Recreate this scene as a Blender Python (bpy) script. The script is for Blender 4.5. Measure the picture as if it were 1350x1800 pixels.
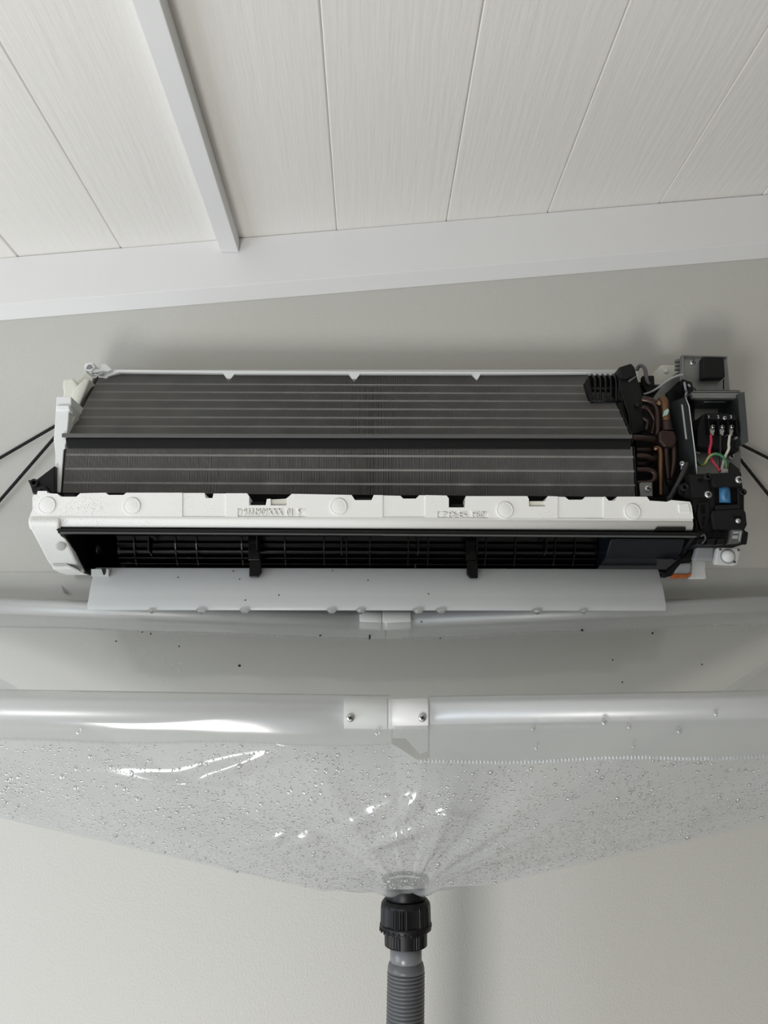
import bpy, bmesh, math, random
from mathutils import Vector, Matrix, noise

random.seed(7)
for o in list(bpy.data.objects):
    bpy.data.objects.remove(o)
SC = bpy.context.scene
COL = SC.collection
R = math.radians

# ------------------------------------------------------------------ camera
F = 1350.0                                  # focal length in pixels of the 1350 x 1800 frame
CAM = Vector((0.0, -1.07, 1.75))
PITCH, YAW = R(11.72), R(1.04)
fw = Vector((math.sin(YAW) * math.cos(PITCH), math.cos(YAW) * math.cos(PITCH), math.sin(PITCH)))
rt = Vector((math.cos(YAW), -math.sin(YAW), 0))
up = rt.cross(fw)
cam_d = bpy.data.cameras.new('camera')
cam_d.sensor_fit = 'VERTICAL'
cam_d.sensor_height = 36.0
cam_d.lens = 36.0 * F / 1800.0
cam_d.clip_start = 0.01
cam_o = bpy.data.objects.new('camera', cam_d)
COL.objects.link(cam_o)
m3 = Matrix((rt, up, -fw)).transposed()
cam_o.matrix_world = Matrix.Translation(CAM) @ m3.to_4x4()
SC.camera = cam_o

# ------------------------------------------------------------------ world, daylight, exposure
SC.view_settings.view_transform = 'Standard'
SC.view_settings.look = 'None'
SC.view_settings.gamma = 1.0
SC.view_settings.use_curve_mapping = False
SC.view_settings.exposure = 0.16
world = bpy.data.worlds.new('daylight')
SC.world = world
world.use_nodes = True
world.node_tree.nodes['Background'].inputs[0].default_value = (0.80, 0.89, 1.0, 1)
world.node_tree.nodes['Background'].inputs[1].default_value = 1.0


def area_light(name, loc, target, sx, sy, power, color):
    d = bpy.data.lights.new(name, 'AREA')
    d.shape = 'RECTANGLE'
    d.size, d.size_y = sx, sy
    d.energy = power
    d.color = color
    o = bpy.data.objects.new(name, d)
    o.location = loc
    o.rotation_euler = (Vector(target) - Vector(loc)).to_track_quat('-Z', 'Y').to_euler()
    COL.objects.link(o)
    return o


# daylight entering through the low window behind the photographer and the side window
area_light('low_window_daylight', (-0.66, -1.78, 0.52), (-0.05, 0, 2.05), 0.42, 0.55, 18.0, (1.0, 0.98, 0.95))
area_light('window_daylight', (-1.62, -0.95, 1.15), (0, -0.85, 1.75), 1.0, 1.1, 13.5, (0.78, 0.89, 1.0))


# ------------------------------------------------------------------ pixel helper (real depth Y given for every point)
def P(px, py, Y):
    d = fw * F + rt * (px - 675.0) + up * (900.0 - py)
    return CAM + d * ((Y - CAM.y) / d.y)


def PXZ(X, Y, py):
    """height z of the point at X, Y that is seen at image row py"""
    z0, z1 = 0.5, 3.5
    for _ in range(50):
        z = (z0 + z1) / 2
        d = Vector((X, Y, z)) - CAM
        yy = 900 - F * d.dot(up) / d.dot(fw)
        if yy > py:
            z0 = z
        else:
            z1 = z
    return z


# ------------------------------------------------------------------ materials
MATS = {}


def pmat(name, color, rough=0.5, metal=0.0, spec=0.5, bump=None, var=None, coat=0.0, sss=0.0, trans=0.0):
    m = bpy.data.materials.new(name)
    m.use_nodes = True
    nt = m.node_tree
    b = nt.nodes['Principled BSDF']
    b.inputs['Base Color'].default_value = (*color, 1)
    b.inputs['Roughness'].default_value = rough
    b.inputs['Metallic'].default_value = metal
    b.inputs['Specular IOR Level'].default_value = spec
    b.inputs['Coat Weight'].default_value = coat
    if sss:
        b.inputs['Subsurface Weight'].default_value = sss
        b.inputs['Subsurface Radius'].default_value = (0.01, 0.01, 0.008)
    tc = nt.nodes.new('ShaderNodeTexCoord')
    if var:                                   # (scale, amount, stretch)
        mp = nt.nodes.new('ShaderNodeMapping')
        mp.inputs['Scale'].default_value = var[2] if len(var) > 2 else (1, 1, 1)
        nz = nt.nodes.new('ShaderNodeTexNoise')
        nz.inputs['Scale'].default_value = var[0]
        nz.inputs['Detail'].default_value = 4
        mx = nt.nodes.new('ShaderNodeMix')
        mx.data_type = 'RGBA'
        a = var[1]
        mx.inputs[6].default_value = (*[c * (1 - a) for c in color], 1)
        mx.inputs[7].default_value = (*[min(1, c * (1 + a)) for c in color], 1)
        nt.links.new(tc.outputs['Object'], mp.inputs[0])
        nt.links.new(mp.outputs[0], nz.inputs['Vector'])
        nt.links.new(nz.outputs['Fac'], mx.inputs[0])
        nt.links.new(mx.outputs[2], b.inputs['Base Color'])
    if bump:                                  # (scale, strength, distance, stretch, detail)
        mp = nt.nodes.new('ShaderNodeMapping')
        mp.inputs['Scale'].default_value = bump[3] if len(bump) > 3 else (1, 1, 1)
        nz = nt.nodes.new('ShaderNodeTexNoise')
        nz.inputs['Scale'].default_value = bump[0]
        nz.inputs['Detail'].default_value = bump[4] if len(bump) > 4 else 3
        bp = nt.nodes.new('ShaderNodeBump')
        bp.inputs['Strength'].default_value = bump[1]
        bp.inputs['Distance'].default_value = bump[2]
        nt.links.new(tc.outputs['Object'], mp.inputs[0])
        nt.links.new(mp.outputs[0], nz.inputs['Vector'])
        nt.links.new(nz.outputs['Fac'], bp.inputs['Height'])
        nt.links.new(bp.outputs[0], b.inputs['Normal'])
    MATS[name] = m
    return m


pmat('wall_paint', (0.56, 0.545, 0.508), 0.55, bump=(400, 0.36, 0.0012, (1, 1, 0.8), 2), var=(2.0, 0.02))
pmat('ceiling_paint', (0.86, 0.832, 0.79), 0.5, bump=(24, 0.36, 0.0022, (6.0, 0.4, 1), 6), var=(1.4, 0.03))
pmat('trim_paint', (0.81, 0.80, 0.79), 0.42, bump=(14, 0.25, 0.001, (0.6, 5, 5)), var=(3, 0.02))
pmat('floor_wood', (0.62, 0.58, 0.52), 0.4, var=(6, 0.2, (1, 8, 1)))
pmat('fin_metal', (0.37, 0.36, 0.345), 0.45, metal=0.55, var=(30, 0.25))
pmat('fin_band', (0.42, 0.41, 0.39), 0.45, metal=0.4, var=(60, 0.2))
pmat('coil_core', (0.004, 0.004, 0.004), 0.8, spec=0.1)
pmat('black_plastic', (0.006, 0.006, 0.0065), 0.42, spec=0.28, var=(40, 0.3))
pmat('matte_black', (0.008, 0.008, 0.0085), 0.6, spec=0.25, var=(40, 0.3))
pmat('wet_black', (0.002, 0.002, 0.0022), 0.22, spec=0.24, bump=(160, 0.25, 0.001))
pmat('gloss_blue_black', (0.004, 0.006, 0.010), 0.25, spec=0.3)
pmat('lip_grey', (0.10, 0.10, 0.097), 0.45)
pmat('white_plastic', (0.74, 0.75, 0.74), 0.35, var=(20, 0.04))
pmat('ivory_plastic', (0.70, 0.69, 0.61), 0.35, sss=0.0, var=(25, 0.12))
pmat('flap_plastic', (0.62, 0.635, 0.64), 0.3)
pmat('nylon', (0.82, 0.82, 0.81), 0.4)
pmat('steel', (0.55, 0.55, 0.54), 0.35, metal=0.9, var=(60, 0.2))
pmat('galvanised', (0.25, 0.255, 0.245), 0.42, metal=0.55, var=(35, 0.25))
pmat('dark_galvanised', (0.06, 0.067, 0.067), 0.35, metal=0.5, var=(18, 0.3))
pmat('bright_edge', (0.62, 0.63, 0.62), 0.4, metal=0.3)
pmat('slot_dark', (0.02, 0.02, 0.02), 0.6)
pmat('copper', (0.06, 0.038, 0.033), 0.35, metal=0.75, var=(45, 0.4))
pmat('brass', (0.17, 0.095, 0.055), 0.35, metal=0.8, var=(45, 0.3))
pmat('mint_paint', (0.35, 0.52, 0.45), 0.6)
pmat('wire_red', (0.48, 0.03, 0.06), 0.4)
pmat('wire_white', (0.62, 0.60, 0.53), 0.45)
pmat('wire_black', (0.02, 0.02, 0.02), 0.4)
pmat('wire_green', (0.03, 0.17, 0.07), 0.4)
pmat('wire_yellow', (0.28, 0.28, 0.06), 0.4)
pmat('label_blue', (0.04, 0.16, 0.32), 0.4, var=(60, 0.2))
pmat('print_white', (0.7, 0.7, 0.7), 0.6)
pmat('print_dark', (0.02, 0.05, 0.10), 0.6)
pmat('orange_rust', (0.42, 0.11, 0.025), 0.5, var=(120, 0.5))
pmat('grey_plastic', (0.36, 0.37, 0.38), 0.35)
pmat('hose_grey', (0.105, 0.108, 0.112), 0.38)
pmat('cuff_grey', (0.17, 0.175, 0.185), 0.28)
pmat('aluminium', (0.84, 0.84, 0.86), 0.48, metal=0.7)
pmat('rope', (0.01, 0.01, 0.01), 0.8, bump=(500, 0.5, 0.001))
pmat('dirt', (0.012, 0.012, 0.012), 0.7)
pmat('smudge', (0.22, 0.22, 0.23), 0.7)
pmat('foam_shade', (0.62, 0.62, 0.60), 0.8)  # greyer foam, recess shade put into the colour
pmat('door_frame', (0.7, 0.7, 0.7), 0.4)


def eps_material():
    m = pmat('eps_foam', (0.88, 0.87, 0.84), 0.6, bump=(420, 0.12, 0.0008))
    nt = m.node_tree
    b = nt.nodes['Principled BSDF']
    tc = nt.nodes.new('ShaderNodeTexCoord')
    vo = nt.nodes.new('ShaderNodeTexVoronoi')
    vo.inputs['Scale'].default_value = 540
    nz = nt.nodes.new('ShaderNodeTexNoise')
    nz.inputs['Scale'].default_value = 26
    nz.inputs['Detail'].default_value = 3
    nt.links.new(tc.outputs['Object'], vo.inputs['Vector'])
    nt.links.new(tc.outputs['Object'], nz.inputs['Vector'])
    # mould specks: small cell cores, only where the coarse noise is high, more of them towards the left end
    sep = nt.nodes.new('ShaderNodeSeparateXYZ')
    nt.links.new(tc.outputs['Object'], sep.inputs[0])
    mr = nt.nodes.new('ShaderNodeMapRange')
    mr.inputs[1].default_value = -0.44
    mr.inputs[2].default_value = -0.05
    mr.inputs[3].default_value = 0.20
    mr.inputs[4].default_value = 0.0
    nt.links.new(sep.outputs['X'], mr.inputs[0])
    add = nt.nodes.new('ShaderNodeMath')
    add.operation = 'ADD'
    nt.links.new(nz.outputs['Fac'], add.inputs[0])
    nt.links.new(mr.outputs[0], add.inputs[1])
    thr = nt.nodes.new('ShaderNodeMapRange')
    thr.inputs[1].default_value = 0.46
    thr.inputs[2].default_value = 0.90
    thr.inputs[3].default_value = 0.0
    thr.inputs[4].default_value = 0.28
    nt.links.new(add.outputs[0], thr.inputs[0])
    lt = nt.nodes.new('ShaderNodeMath')
    lt.operation = 'LESS_THAN'
    nt.links.new(vo.outputs['Distance'], lt.inputs[0])
    nt.links.new(thr.outputs[0], lt.inputs[1])
    mx = nt.nodes.new('ShaderNodeMix')
    mx.data_type = 'RGBA'
    mx.inputs[6].default_value = (0.88, 0.87, 0.84, 1)
    mx.inputs[7].default_value = (0.09, 0.08, 0.07, 1)
    nt.links.new(lt.outputs[0], mx.inputs[0])
    nt.links.new(mx.outputs[2], b.inputs['Base Color'])
    return m


eps_material()


def film_material(name, haze, gloss_rough, tint, bump=0.0):
    """clear vinyl: mostly see-through, a little milky, glossy"""
    m = bpy.data.materials.new(name)
    m.use_nodes = True
    nt = m.node_tree
    nt.nodes.clear()
    out = nt.nodes.new('ShaderNodeOutputMaterial')
    tr = nt.nodes.new('ShaderNodeBsdfTransparent')
    tr.inputs[0].default_value = (*tint, 1)
    df = nt.nodes.new('ShaderNodeBsdfDiffuse')
    df.inputs[0].default_value = (0.79, 0.81, 0.825, 1)
    tl = nt.nodes.new('ShaderNodeBsdfTranslucent')
    tl.inputs[0].default_value = (0.79, 0.81, 0.825, 1)
    mk = nt.nodes.new('ShaderNodeMixShader')
    mk.inputs[0].default_value = 0.45
    nt.links.new(df.outputs[0], mk.inputs[1])
    nt.links.new(tl.outputs[0], mk.inputs[2])
    m1 = nt.nodes.new('ShaderNodeMixShader')
    m1.inputs[0].default_value = haze
    nt.links.new(tr.outputs[0], m1.inputs[1])
    nt.links.new(mk.outputs[0], m1.inputs[2])
    gl = nt.nodes.new('ShaderNodeBsdfGlossy')
    gl.inputs['Roughness'].default_value = gloss_rough
    lw = nt.nodes.new('ShaderNodeLayerWeight')
    lw.inputs[0].default_value = 0.5
    pw = nt.nodes.new('ShaderNodeMath')
    pw.operation = 'POWER'
    pw.inputs[1].default_value = 4.0
    nt.links.new(lw.outputs['Facing'], pw.inputs[0])
    fr = nt.nodes.new('ShaderNodeMapRange')
    fr.inputs[3].default_value = 0.075
    fr.inputs[4].default_value = 0.85
    nt.links.new(pw.outputs[0], fr.inputs[0])
    m2 = nt.nodes.new('ShaderNodeMixShader')
    nt.links.new(fr.outputs[0], m2.inputs[0])
    nt.links.new(m1.outputs[0], m2.inputs[1])
    nt.links.new(gl.outputs[0], m2.inputs[2])
    if bump:
        tc = nt.nodes.new('ShaderNodeTexCoord')
        nz = nt.nodes.new('ShaderNodeTexNoise')
        nz.inputs['Scale'].default_value = 9
        nz.inputs['Detail'].default_value = 2
        bp = nt.nodes.new('ShaderNodeBump')
        bp.inputs['Strength'].default_value = bump
        bp.inputs['Distance'].default_value = 0.01
        nt.links.new(tc.outputs['Object'], nz.inputs['Vector'])
        nt.links.new(nz.outputs['Fac'], bp.inputs['Height'])
        for n in (gl, lw, df, tl):
            nt.links.new(bp.outputs[0], n.inputs['Normal'])
    nt.links.new(m2.outputs[0], out.inputs[0])
    MATS[name] = m


film_material('vinyl', 0.42, 0.15, (0.96, 0.96, 0.95), 0.10)
film_material('vinyl_back', 0.34, 0.12, (0.96, 0.96, 0.94), 0.10)
film_material('vinyl_weld', 0.25, 0.12, (0.95, 0.95, 0.94))


def water_material():
    m = bpy.data.materials.new('water')
    m.use_nodes = True
    nt = m.node_tree
    nt.nodes.clear()
    out = nt.nodes.new('ShaderNodeOutputMaterial')
    g = nt.nodes.new('ShaderNodeBsdfGlass')
    g.inputs['IOR'].default_value = 1.36
    g.inputs['Roughness'].default_value = 0.02
    gl = nt.nodes.new('ShaderNodeBsdfGlossy')
    gl.inputs['Roughness'].default_value = 0.12
    mx = nt.nodes.new('ShaderNodeMixShader')
    mx.inputs[0].default_value = 0.22
    nt.links.new(g.outputs[0], mx.inputs[1])
    nt.links.new(gl.outputs[0], mx.inputs[2])
    nt.links.new(mx.outputs[0], out.inputs[0])
    MATS['water'] = m


water_material()


# ------------------------------------------------------------------ mesh building
class MB:
    def __init__(self):
        self.v, self.f, self.m, self.s = [], [], [], []

    def add(self, verts, faces, mi=0, smooth=False):
        n = len(self.v)
        self.v += [Vector(v) for v in verts]
        for f in faces:
            self.f.append([i + n for i in f])
            self.m.append(mi)
            self.s.append(smooth)
        return self

    def box(self, a, b, mi=0):
        x0, y0, z0 = [min(p, q) for p, q in zip(a, b)]
        x1, y1, z1 = [max(p, q) for p, q in zip(a, b)]
        v = [(x0, y0, z0), (x1, y0, z0), (x1, y1, z0), (x0, y1, z0), (x0, y0, z1), (x1, y0, z1), (x1, y1, z1), (x0, y1, z1)]
        return self.add(v, [(0, 3, 2, 1), (4, 5, 6, 7), (0, 1, 5, 4), (1, 2, 6, 5), (2, 3, 7, 6), (3, 0, 4, 7)], mi)

    def hull8(self, front, back, mi=0):
        """front, back: equal-length loops (front loop seen anticlockwise from the front)"""
        n = len(front)
        v = list(front) + list(back)
        f = [tuple(range(n)), tuple(reversed(range(n, 2 * n)))]
        f += [(i, i + n, (i + 1) % n + n, (i + 1) % n) for i in range(n)]
        return self.add(v, f, mi)

    def ppx(self, pts, Yf, Yb, mi=0):
        """prism whose front outline is seen at the given image points at depth Yf, running straight back to Yb"""
        fr = [P(x, y, Yf) for x, y in pts]
        return self.loop(fr, Yb, mi)

    def loop(self, fr, Yb, mi=0):
        a = sum((fr[i].x * fr[(i + 1) % len(fr)].z - fr[(i + 1) % len(fr)].x * fr[i].z) for i in range(len(fr)))
        if a < 0:
            fr = fr[::-1]
        bk = [Vector((p.x, Yb, p.z)) for p in fr]
        return self.hull8(fr, bk, mi)

    def bpx(self, x0, y0, x1, y1, Yf, Yb, mi=0):
        return self.ppx([(x0, y1), (x1, y1), (x1, y0), (x0, y0)], Yf, Yb, mi)

    def xprism(self, prof, x0, x1, mi=0, smooth=False):
        """profile of (y, z) extruded along X"""
        n = len(prof)
        v = [(x0, y, z) for y, z in prof] + [(x1, y, z) for y, z in prof]
        f = [tuple(range(n)), tuple(reversed(range(n, 2 * n)))]
        self.add(v, f, mi)
        k = len(self.v) - 2 * n
        for i in range(n):
            self.f.append([k + i, k + i + n, k + (i + 1) % n + n, k + (i + 1) % n])
            self.m.append(mi)
            self.s.append(smooth)
        return self

    def tube(self, pts, r, seg=10, mi=0, caps=True):
        pts = [Vector(p) for p in pts]
        rs = r if isinstance(r, (list, tuple)) else [r] * len(pts)
        t0 = (pts[1] - pts[0]).normalized()
        n = t0.orthogonal().normalized()
        rings = []
        k = len(self.v)
        for i, p in enumerate(pts):
            a = pts[max(0, i - 1)]
            b = pts[min(len(pts) - 1, i + 1)]
            t = (b - a).normalized()
            n = (n - t * n.dot(t)).normalized()
            bn = t.cross(n)
            for j in range(seg):
                an = 2 * math.pi * j / seg
                self.v.append(p + (n * math.cos(an) + bn * math.sin(an)) * rs[i])
        for i in range(len(pts) - 1):
            for j in range(seg):
                a = k + i * seg + j
                b = k + i * seg + (j + 1) % seg
                self.f.append([a, b, b + seg, a + seg])
                self.m.append(mi)
                self.s.append(True)
        if caps:
            self.f.append([k + j for j in reversed(range(seg))])
            self.f.append([k + (len(pts) - 1) * seg + j for j in range(seg)])
            self.m += [mi, mi]
            self.s += [False, False]
        return self

    def lathe(self, prof, base, axis, seg=24, mi=0, smooth=True, cap=True):
        """prof: (radius, height along axis)"""
        ax = Vector(axis).normalized()
        n = ax.orthogonal().normalized()
        bn = ax.cross(n)
        k = len(self.v)
        base = Vector(base)
        for r, h in prof:
            for j in range(seg):
                an = 2 * math.pi * j / seg
                self.v.append(base + ax * h + (n * math.cos(an) + bn * math.sin(an)) * r)
        for i in range(len(prof) - 1):
            for j in range(seg):
                a = k + i * seg + j
                b = k + i * seg + (j + 1) % seg
                self.f.append([a, b, b + seg, a + seg])
                self.m.append(mi)
                self.s.append(smooth)
        if cap:
            self.f.append([k + j for j in reversed(range(seg))])
            self.f.append([k + (len(prof) - 1) * seg + j for j in range(seg)])
            self.m += [mi, mi]
            self.s += [False, False]
        return self

    def grid(self, fn, nu, nv, mi=0, smooth=True):
        k = len(self.v)
        for i in range(nu + 1):
            for j in range(nv + 1):
                self.v.append(Vector(fn(i / nu, j / nv)))
        for i in range(nu):
            for j in range(nv):
                a = k + i * (nv + 1) + j
                self.f.append([a, a + nv + 1, a + nv + 2, a + 1])
                self.m.append(mi)
                self.s.append(smooth)
        return self


ROOT = {}


def origin_of(o):
    q = Vector((0, 0, 0))
    while o is not None:
        q = q + Vector(o.location)
        o = o.parent
    return q


def setp(o, label=None, cat=None, group=None, kind=None):
    if label:
        o['label'] = label
    if cat:
        o['category'] = cat
    if group:
        o['group'] = group
    if kind:
        o['kind'] = kind
    return o


def obj(name, mb, mats, parent=None, bevel=0.0, at=None, bseg=2, recalc=True):
    me = bpy.data.meshes.new(name)
    if at is None:
        at = origin_of(parent)
    at = Vector(at)
    me.from_pydata([v - at for v in mb.v], [], mb.f)
    for mname in ([mats] if isinstance(mats, str) else mats):
        me.materials.append(MATS[mname])
    for i, p in enumerate(me.polygons):
        p.material_index = mb.m[i]
        p.use_smooth = mb.s[i]
    if recalc:
        bm = bmesh.new()
        bm.from_mesh(me)
        bmesh.ops.recalc_face_normals(bm, faces=bm.faces)
        bm.to_mesh(me)
        bm.free()
    me.update()
    o = bpy.data.objects.new(name, me)
    COL.objects.link(o)
    if parent is not None:
        o.parent = parent
        o.location = at - origin_of(parent)
    else:
        o.location = at
    if bevel:
        bv = o.modifiers.new('bevel', 'BEVEL')
        bv.width = bevel
        bv.segments = bseg
        bv.limit_method = 'ANGLE'
        bv.angle_limit = R(35)
    return o


def thing(name, loc, label, cat, group=None):
    o = bpy.data.objects.new(name, None)
    o.location = loc
    o.empty_display_size = 0.05
    COL.objects.link(o)
    return setp(o, label, cat, group)


def spline(pts, n=8):
    pts = [Vector(p) for p in pts]
    out = []
    for i in range(len(pts) - 1):
        p0 = pts[max(0, i - 1)]
        p1, p2 = pts[i], pts[i + 1]
        p3 = pts[min(len(pts) - 1, i + 2)]
        for k in range(n):
            t = k / n
            out.append(0.5 * ((2 * p1) + (p2 - p0) * t + (2 * p0 - 5 * p1 + 4 * p2 - p3) * t * t + (3 * p1 - p0 - 3 * p2 + p3) * t ** 3))
    out.append(pts[-1])
    return out


def screw_mesh(mb, c, r, ax=(0, -1, 0), h=None, rot=0.3):
    """pan-head screw with a cross recess; material 0 steel, 1 dark"""
    h = h or r * 0.55
    ax = Vector(ax).normalized()
    mb.lathe([(r, 0), (r, h * 0.35), (r * 0.86, h * 0.75), (r * 0.5, h), (0.0001, h * 1.02)], c, ax, 16, 0)
    n = ax.orthogonal().normalized()
    bn = ax.cross(n)
    for a in (rot, rot + math.pi / 2):
        d = n * math.cos(a) + bn * math.sin(a)
        e = ax.cross(d)
        q = Vector(c) + ax * h * 0.8
        L, W = r * 0.55, r * 0.15
        fr = [q + ax * h * 0.3 + d * sx * L + e * sy * W for sx, sy in ((-1, -1), (1, -1), (1, 1), (-1, 1))]
        bk = [p - ax * h * 0.4 for p in fr]
        mb.hull8(fr, bk, 1)


def text_into(mb, body, c, size, xdir, ydir, extrude=0.0005, mi=0, width=None, align='CENTER'):
    cu = bpy.data.curves.new('lettering', 'FONT')
    cu.body = body
    cu.align_x = align
    cu.align_y = 'CENTER'
    cu.size = size
    cu.extrude = extrude
    cu.resolution_u = 3
    o = bpy.data.objects.new('lettering', cu)
    COL.objects.link(o)
    dg = bpy.context.evaluated_depsgraph_get()
    dg.update()
    me = bpy.data.meshes.new_from_object(o.evaluated_get(dg))
    xd, yd = Vector(xdir).normalized(), Vector(ydir).normalized()
    zd = xd.cross(yd)
    xs = [v.co.x for v in me.vertices]
    k = 1.0 if not width or not xs else width / (max(xs) - min(xs))
    mb.add([Vector(c) + xd * v.co.x * k + yd * v.co.y + zd * v.co.z for v in me.vertices], [tuple(p.vertices) for p in me.polygons], mi)
    bpy.data.objects.remove(o)
    bpy.data.curves.remove(cu)
    bpy.data.meshes.remove(me)


def carve(o, cutters):
    """cut the given builders out of mesh object o"""
    tmp = []
    for mb in cutters:
        c = obj('cutter', mb, 'eps_foam')
        tmp.append(c)
        b = o.modifiers.new('cut', 'BOOLEAN')
        b.operation = 'DIFFERENCE'
        b.solver = 'EXACT'
        b.object = c
    dg = bpy.context.evaluated_depsgraph_get()
    dg.update()
    me = bpy.data.meshes.new_from_object(o.evaluated_get(dg))
    o.modifiers.clear()
    old = o.data
    o.data = me
    bpy.data.meshes.remove(old)
    for c in tmp:
        d = c.data
        bpy.data.objects.remove(c)
        bpy.data.meshes.remove(d)


# ================================================================== THE ROOM
X0, X1, Y1 = -1.6, 3.2, -1.9                # side walls, wall behind the photographer
# slope of the ceiling along the wall, from its joint with the frieze board
TY = -0.022                                   # front of the frieze board
JL, JR = P(0, 452, TY), P(1350, 340, TY)
SL = (JR.z - JL.z) / (JR.x - JL.x)


def ceil_z(x):
    return JL.z + (x - JL.x) * SL


zc0, zc1 = ceil_z(X0), ceil_z(X1)
setp(obj('wall_back', MB().hull8([Vector((X0, 0, 0)), Vector((X1, 0, 0)), Vector((X1, 0, zc1 + 0.03)), Vector((X0, 0, zc0 + 0.03))],
                                 [Vector((X0, 0.1, 0)), Vector((X1, 0.1, 0)), Vector((X1, 0.1, zc1 + 0.03)), Vector((X0, 0.1, zc0 + 0.03))]), 'wall_paint'), kind='structure')
setp(obj('floor', MB().box((X0 - 0.1, Y1 - 0.1, -0.05), (X1 + 0.1, 0.1, 0)), 'floor_wood'), kind='structure')
setp(obj('wall_right', MB().box((X1, Y1, 0), (X1 + 0.1, 0.0, zc1 + 0.03)), 'wall_paint'), kind='structure')


def wall_with_hole(name, axis, pos, thick, a0, a1, ztop0, ztop1, h0, h1, hz0, hz1):
    mb = MB()

    def slab(s0, s1, z0, t0, t1):
        if axis == 'x':                       # wall runs along Y at x = pos
            A = [Vector((pos, s0, z0)), Vector((pos, s1, z0)), Vector((pos, s1, t1)), Vector((pos, s0, t0))]
            B = [v + Vector((thick, 0, 0)) for v in A]
        else:
            A = [Vector((s0, pos, z0)), Vector((s1, pos, z0)), Vector((s1, pos, t1)), Vector((s0, pos, t0))]
            B = [v + Vector((0, thick, 0)) for v in A]
        mb.hull8(A, B)

    def zt(s):
        return ztop0 + (ztop1 - ztop0) * (s - a0) / (a1 - a0)
    slab(a0, h0, 0, zt(a0), zt(h0))
    slab(h1, a1, 0, zt(h1), zt(a1))
    slab(h0, h1, hz1, zt(h0), zt(h1))
    if hz0 > 0:
        slab(h0, h1, 0, hz0, hz0)
    return setp(obj(name, mb, 'wall_paint'), kind='structure')


wall_with_hole('wall_left', 'x', X0, -0.1, Y1, 0.0, zc0 + 0.03, zc0 + 0.03, -1.62, -0.48, 0.68, 1.82)
wall_with_hole('wall_front', 'y', Y1, -0.1, X0, X1, zc0 + 0.03, zc1 + 0.03, -1.16, -0.16, 0.10, 1.10)


def opening_frame(name, axis, pos, a0, a1, z0, z1):
    t = 0.04
    mb = MB()
    bars = [(a0, a0 + t, z0, z1), (a1 - t, a1, z0, z1), (a0 + t, a1 - t, z0, z0 + t), (a0 + t, a1 - t, z1 - t, z1)]
    for p, q, r_, s in bars:
        if axis == 'x':
            mb.box((pos - 0.07, p, r_), (pos - 0.03, q, s))
        else:
            mb.box((p, pos - 0.07, r_), (q, pos - 0.03, s))
    return setp(obj(name, mb, 'door_frame'), kind='structure')


opening_frame('window_1', 'x', X0, -1.62, -0.48, 0.68, 1.82)
opening_frame('window_2', 'y', Y1, -1.16, -0.16, 0.10, 1.10)

# ceiling of painted boards, each board its own piece
ceil = obj('ceiling', MB().hull8([Vector((X0 - 0.1, Y1 - 0.1, zc0 + 0.022 - 0.1 * SL)), Vector((X1 + 0.1, Y1 - 0.1, zc1 + 0.022 + 0.1 * SL)), Vector((X1 + 0.1, 0.1, zc1 + 0.022 + 0.1 * SL)), Vector((X0 - 0.1, 0.1, zc0 + 0.022 - 0.1 * SL))],
                                 [Vector((X0 - 0.1, Y1 - 0.1, zc0 + 0.06 - 0.1 * SL)), Vector((X1 + 0.1, Y1 - 0.1, zc1 + 0.06 + 0.1 * SL)), Vector((X1 + 0.1, 0.1, zc1 + 0.06 + 0.1 * SL)), Vector((X0 - 0.1, 0.1, zc0 + 0.06 - 0.1 * SL))]), 'ceiling_paint')
setp(ceil, kind='structure')


def joint_x(px):
    """x of a board joint that meets the frieze at image column px"""
    py = 452 + (340 - 452) * px / 1350
    return P(px, py, TY).x


joints = [joint_x(p) for p in (30, 212, 402, 592, 785, 963, 1160)]
step = (joints[-1] - joints[0]) / 6
while joints[0] > X0:
    joints.insert(0, joints[0] - step)
while joints[-1] < X1:
    joints.append(joints[-1] + step)
joints[0], joints[-1] = X0, X1
for i in range(len(joints) - 1):
    a, b = joints[i] + 0.0002, joints[i + 1] - 0.0002
    c = 0.0017
    d = random.uniform(-0.0006, 0.0006)
    prof = [(a, 0.018), (a, c), (a + c, 0), (b - c, 0), (b, c), (b, 0.018)]
    fr = [Vector((x, Y1, ceil_z(x) + z + d)) for x, z in prof]
    bk = [Vector((x, -0.0005, ceil_z(x) + z + d)) for x, z in prof]
    obj('plank', MB().hull8(fr, bk), 'ceiling_paint', ceil)

# frieze board along the joint of wall and ceiling
lo_l, lo_r = P(0, 537, TY), P(1350, 428, TY)
sl2 = (lo_r.z - lo_l.z) / (lo_r.x - lo_l.x)
mb = MB()
for xa, xb in ((X0 + 0.001, X1 - 0.001),):
    A = [Vector((xa, TY, lo_l.z + (xa - lo_l.x) * sl2)), Vector((xb, TY, lo_l.z + (xb - lo_l.x) * sl2)), Vector((xb, TY, ceil_z(xb) - 0.0004)), Vector((xa, TY, ceil_z(xa) - 0.0004))]
    B = [Vector((p.x, -0.0006, p.z - (0.006 if i < 2 else 0))) for i, p in enumerate(A)]
    mb.hull8(A, B)
setp(obj('trim_1', mb, 'trim_paint', bevel=0.0025), kind='structure')
# caulked fillet under the frieze board
mb = MB()
A, B = [], []
for xx, dst in ((X0 + 0.002, A), (X1 - 0.002, B)):
    z = lo_l.z + (xx - lo_l.x) * sl2
    dst += [Vector((xx, -0.0215, z + 0.0004)), Vector((xx, -0.0006, z - 0.0125)), Vector((xx, -0.0006, z + 0.002))]
mb.hull8(A, B)
setp(obj('trim_2', mb, 'trim_paint'), kind='structure')

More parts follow.
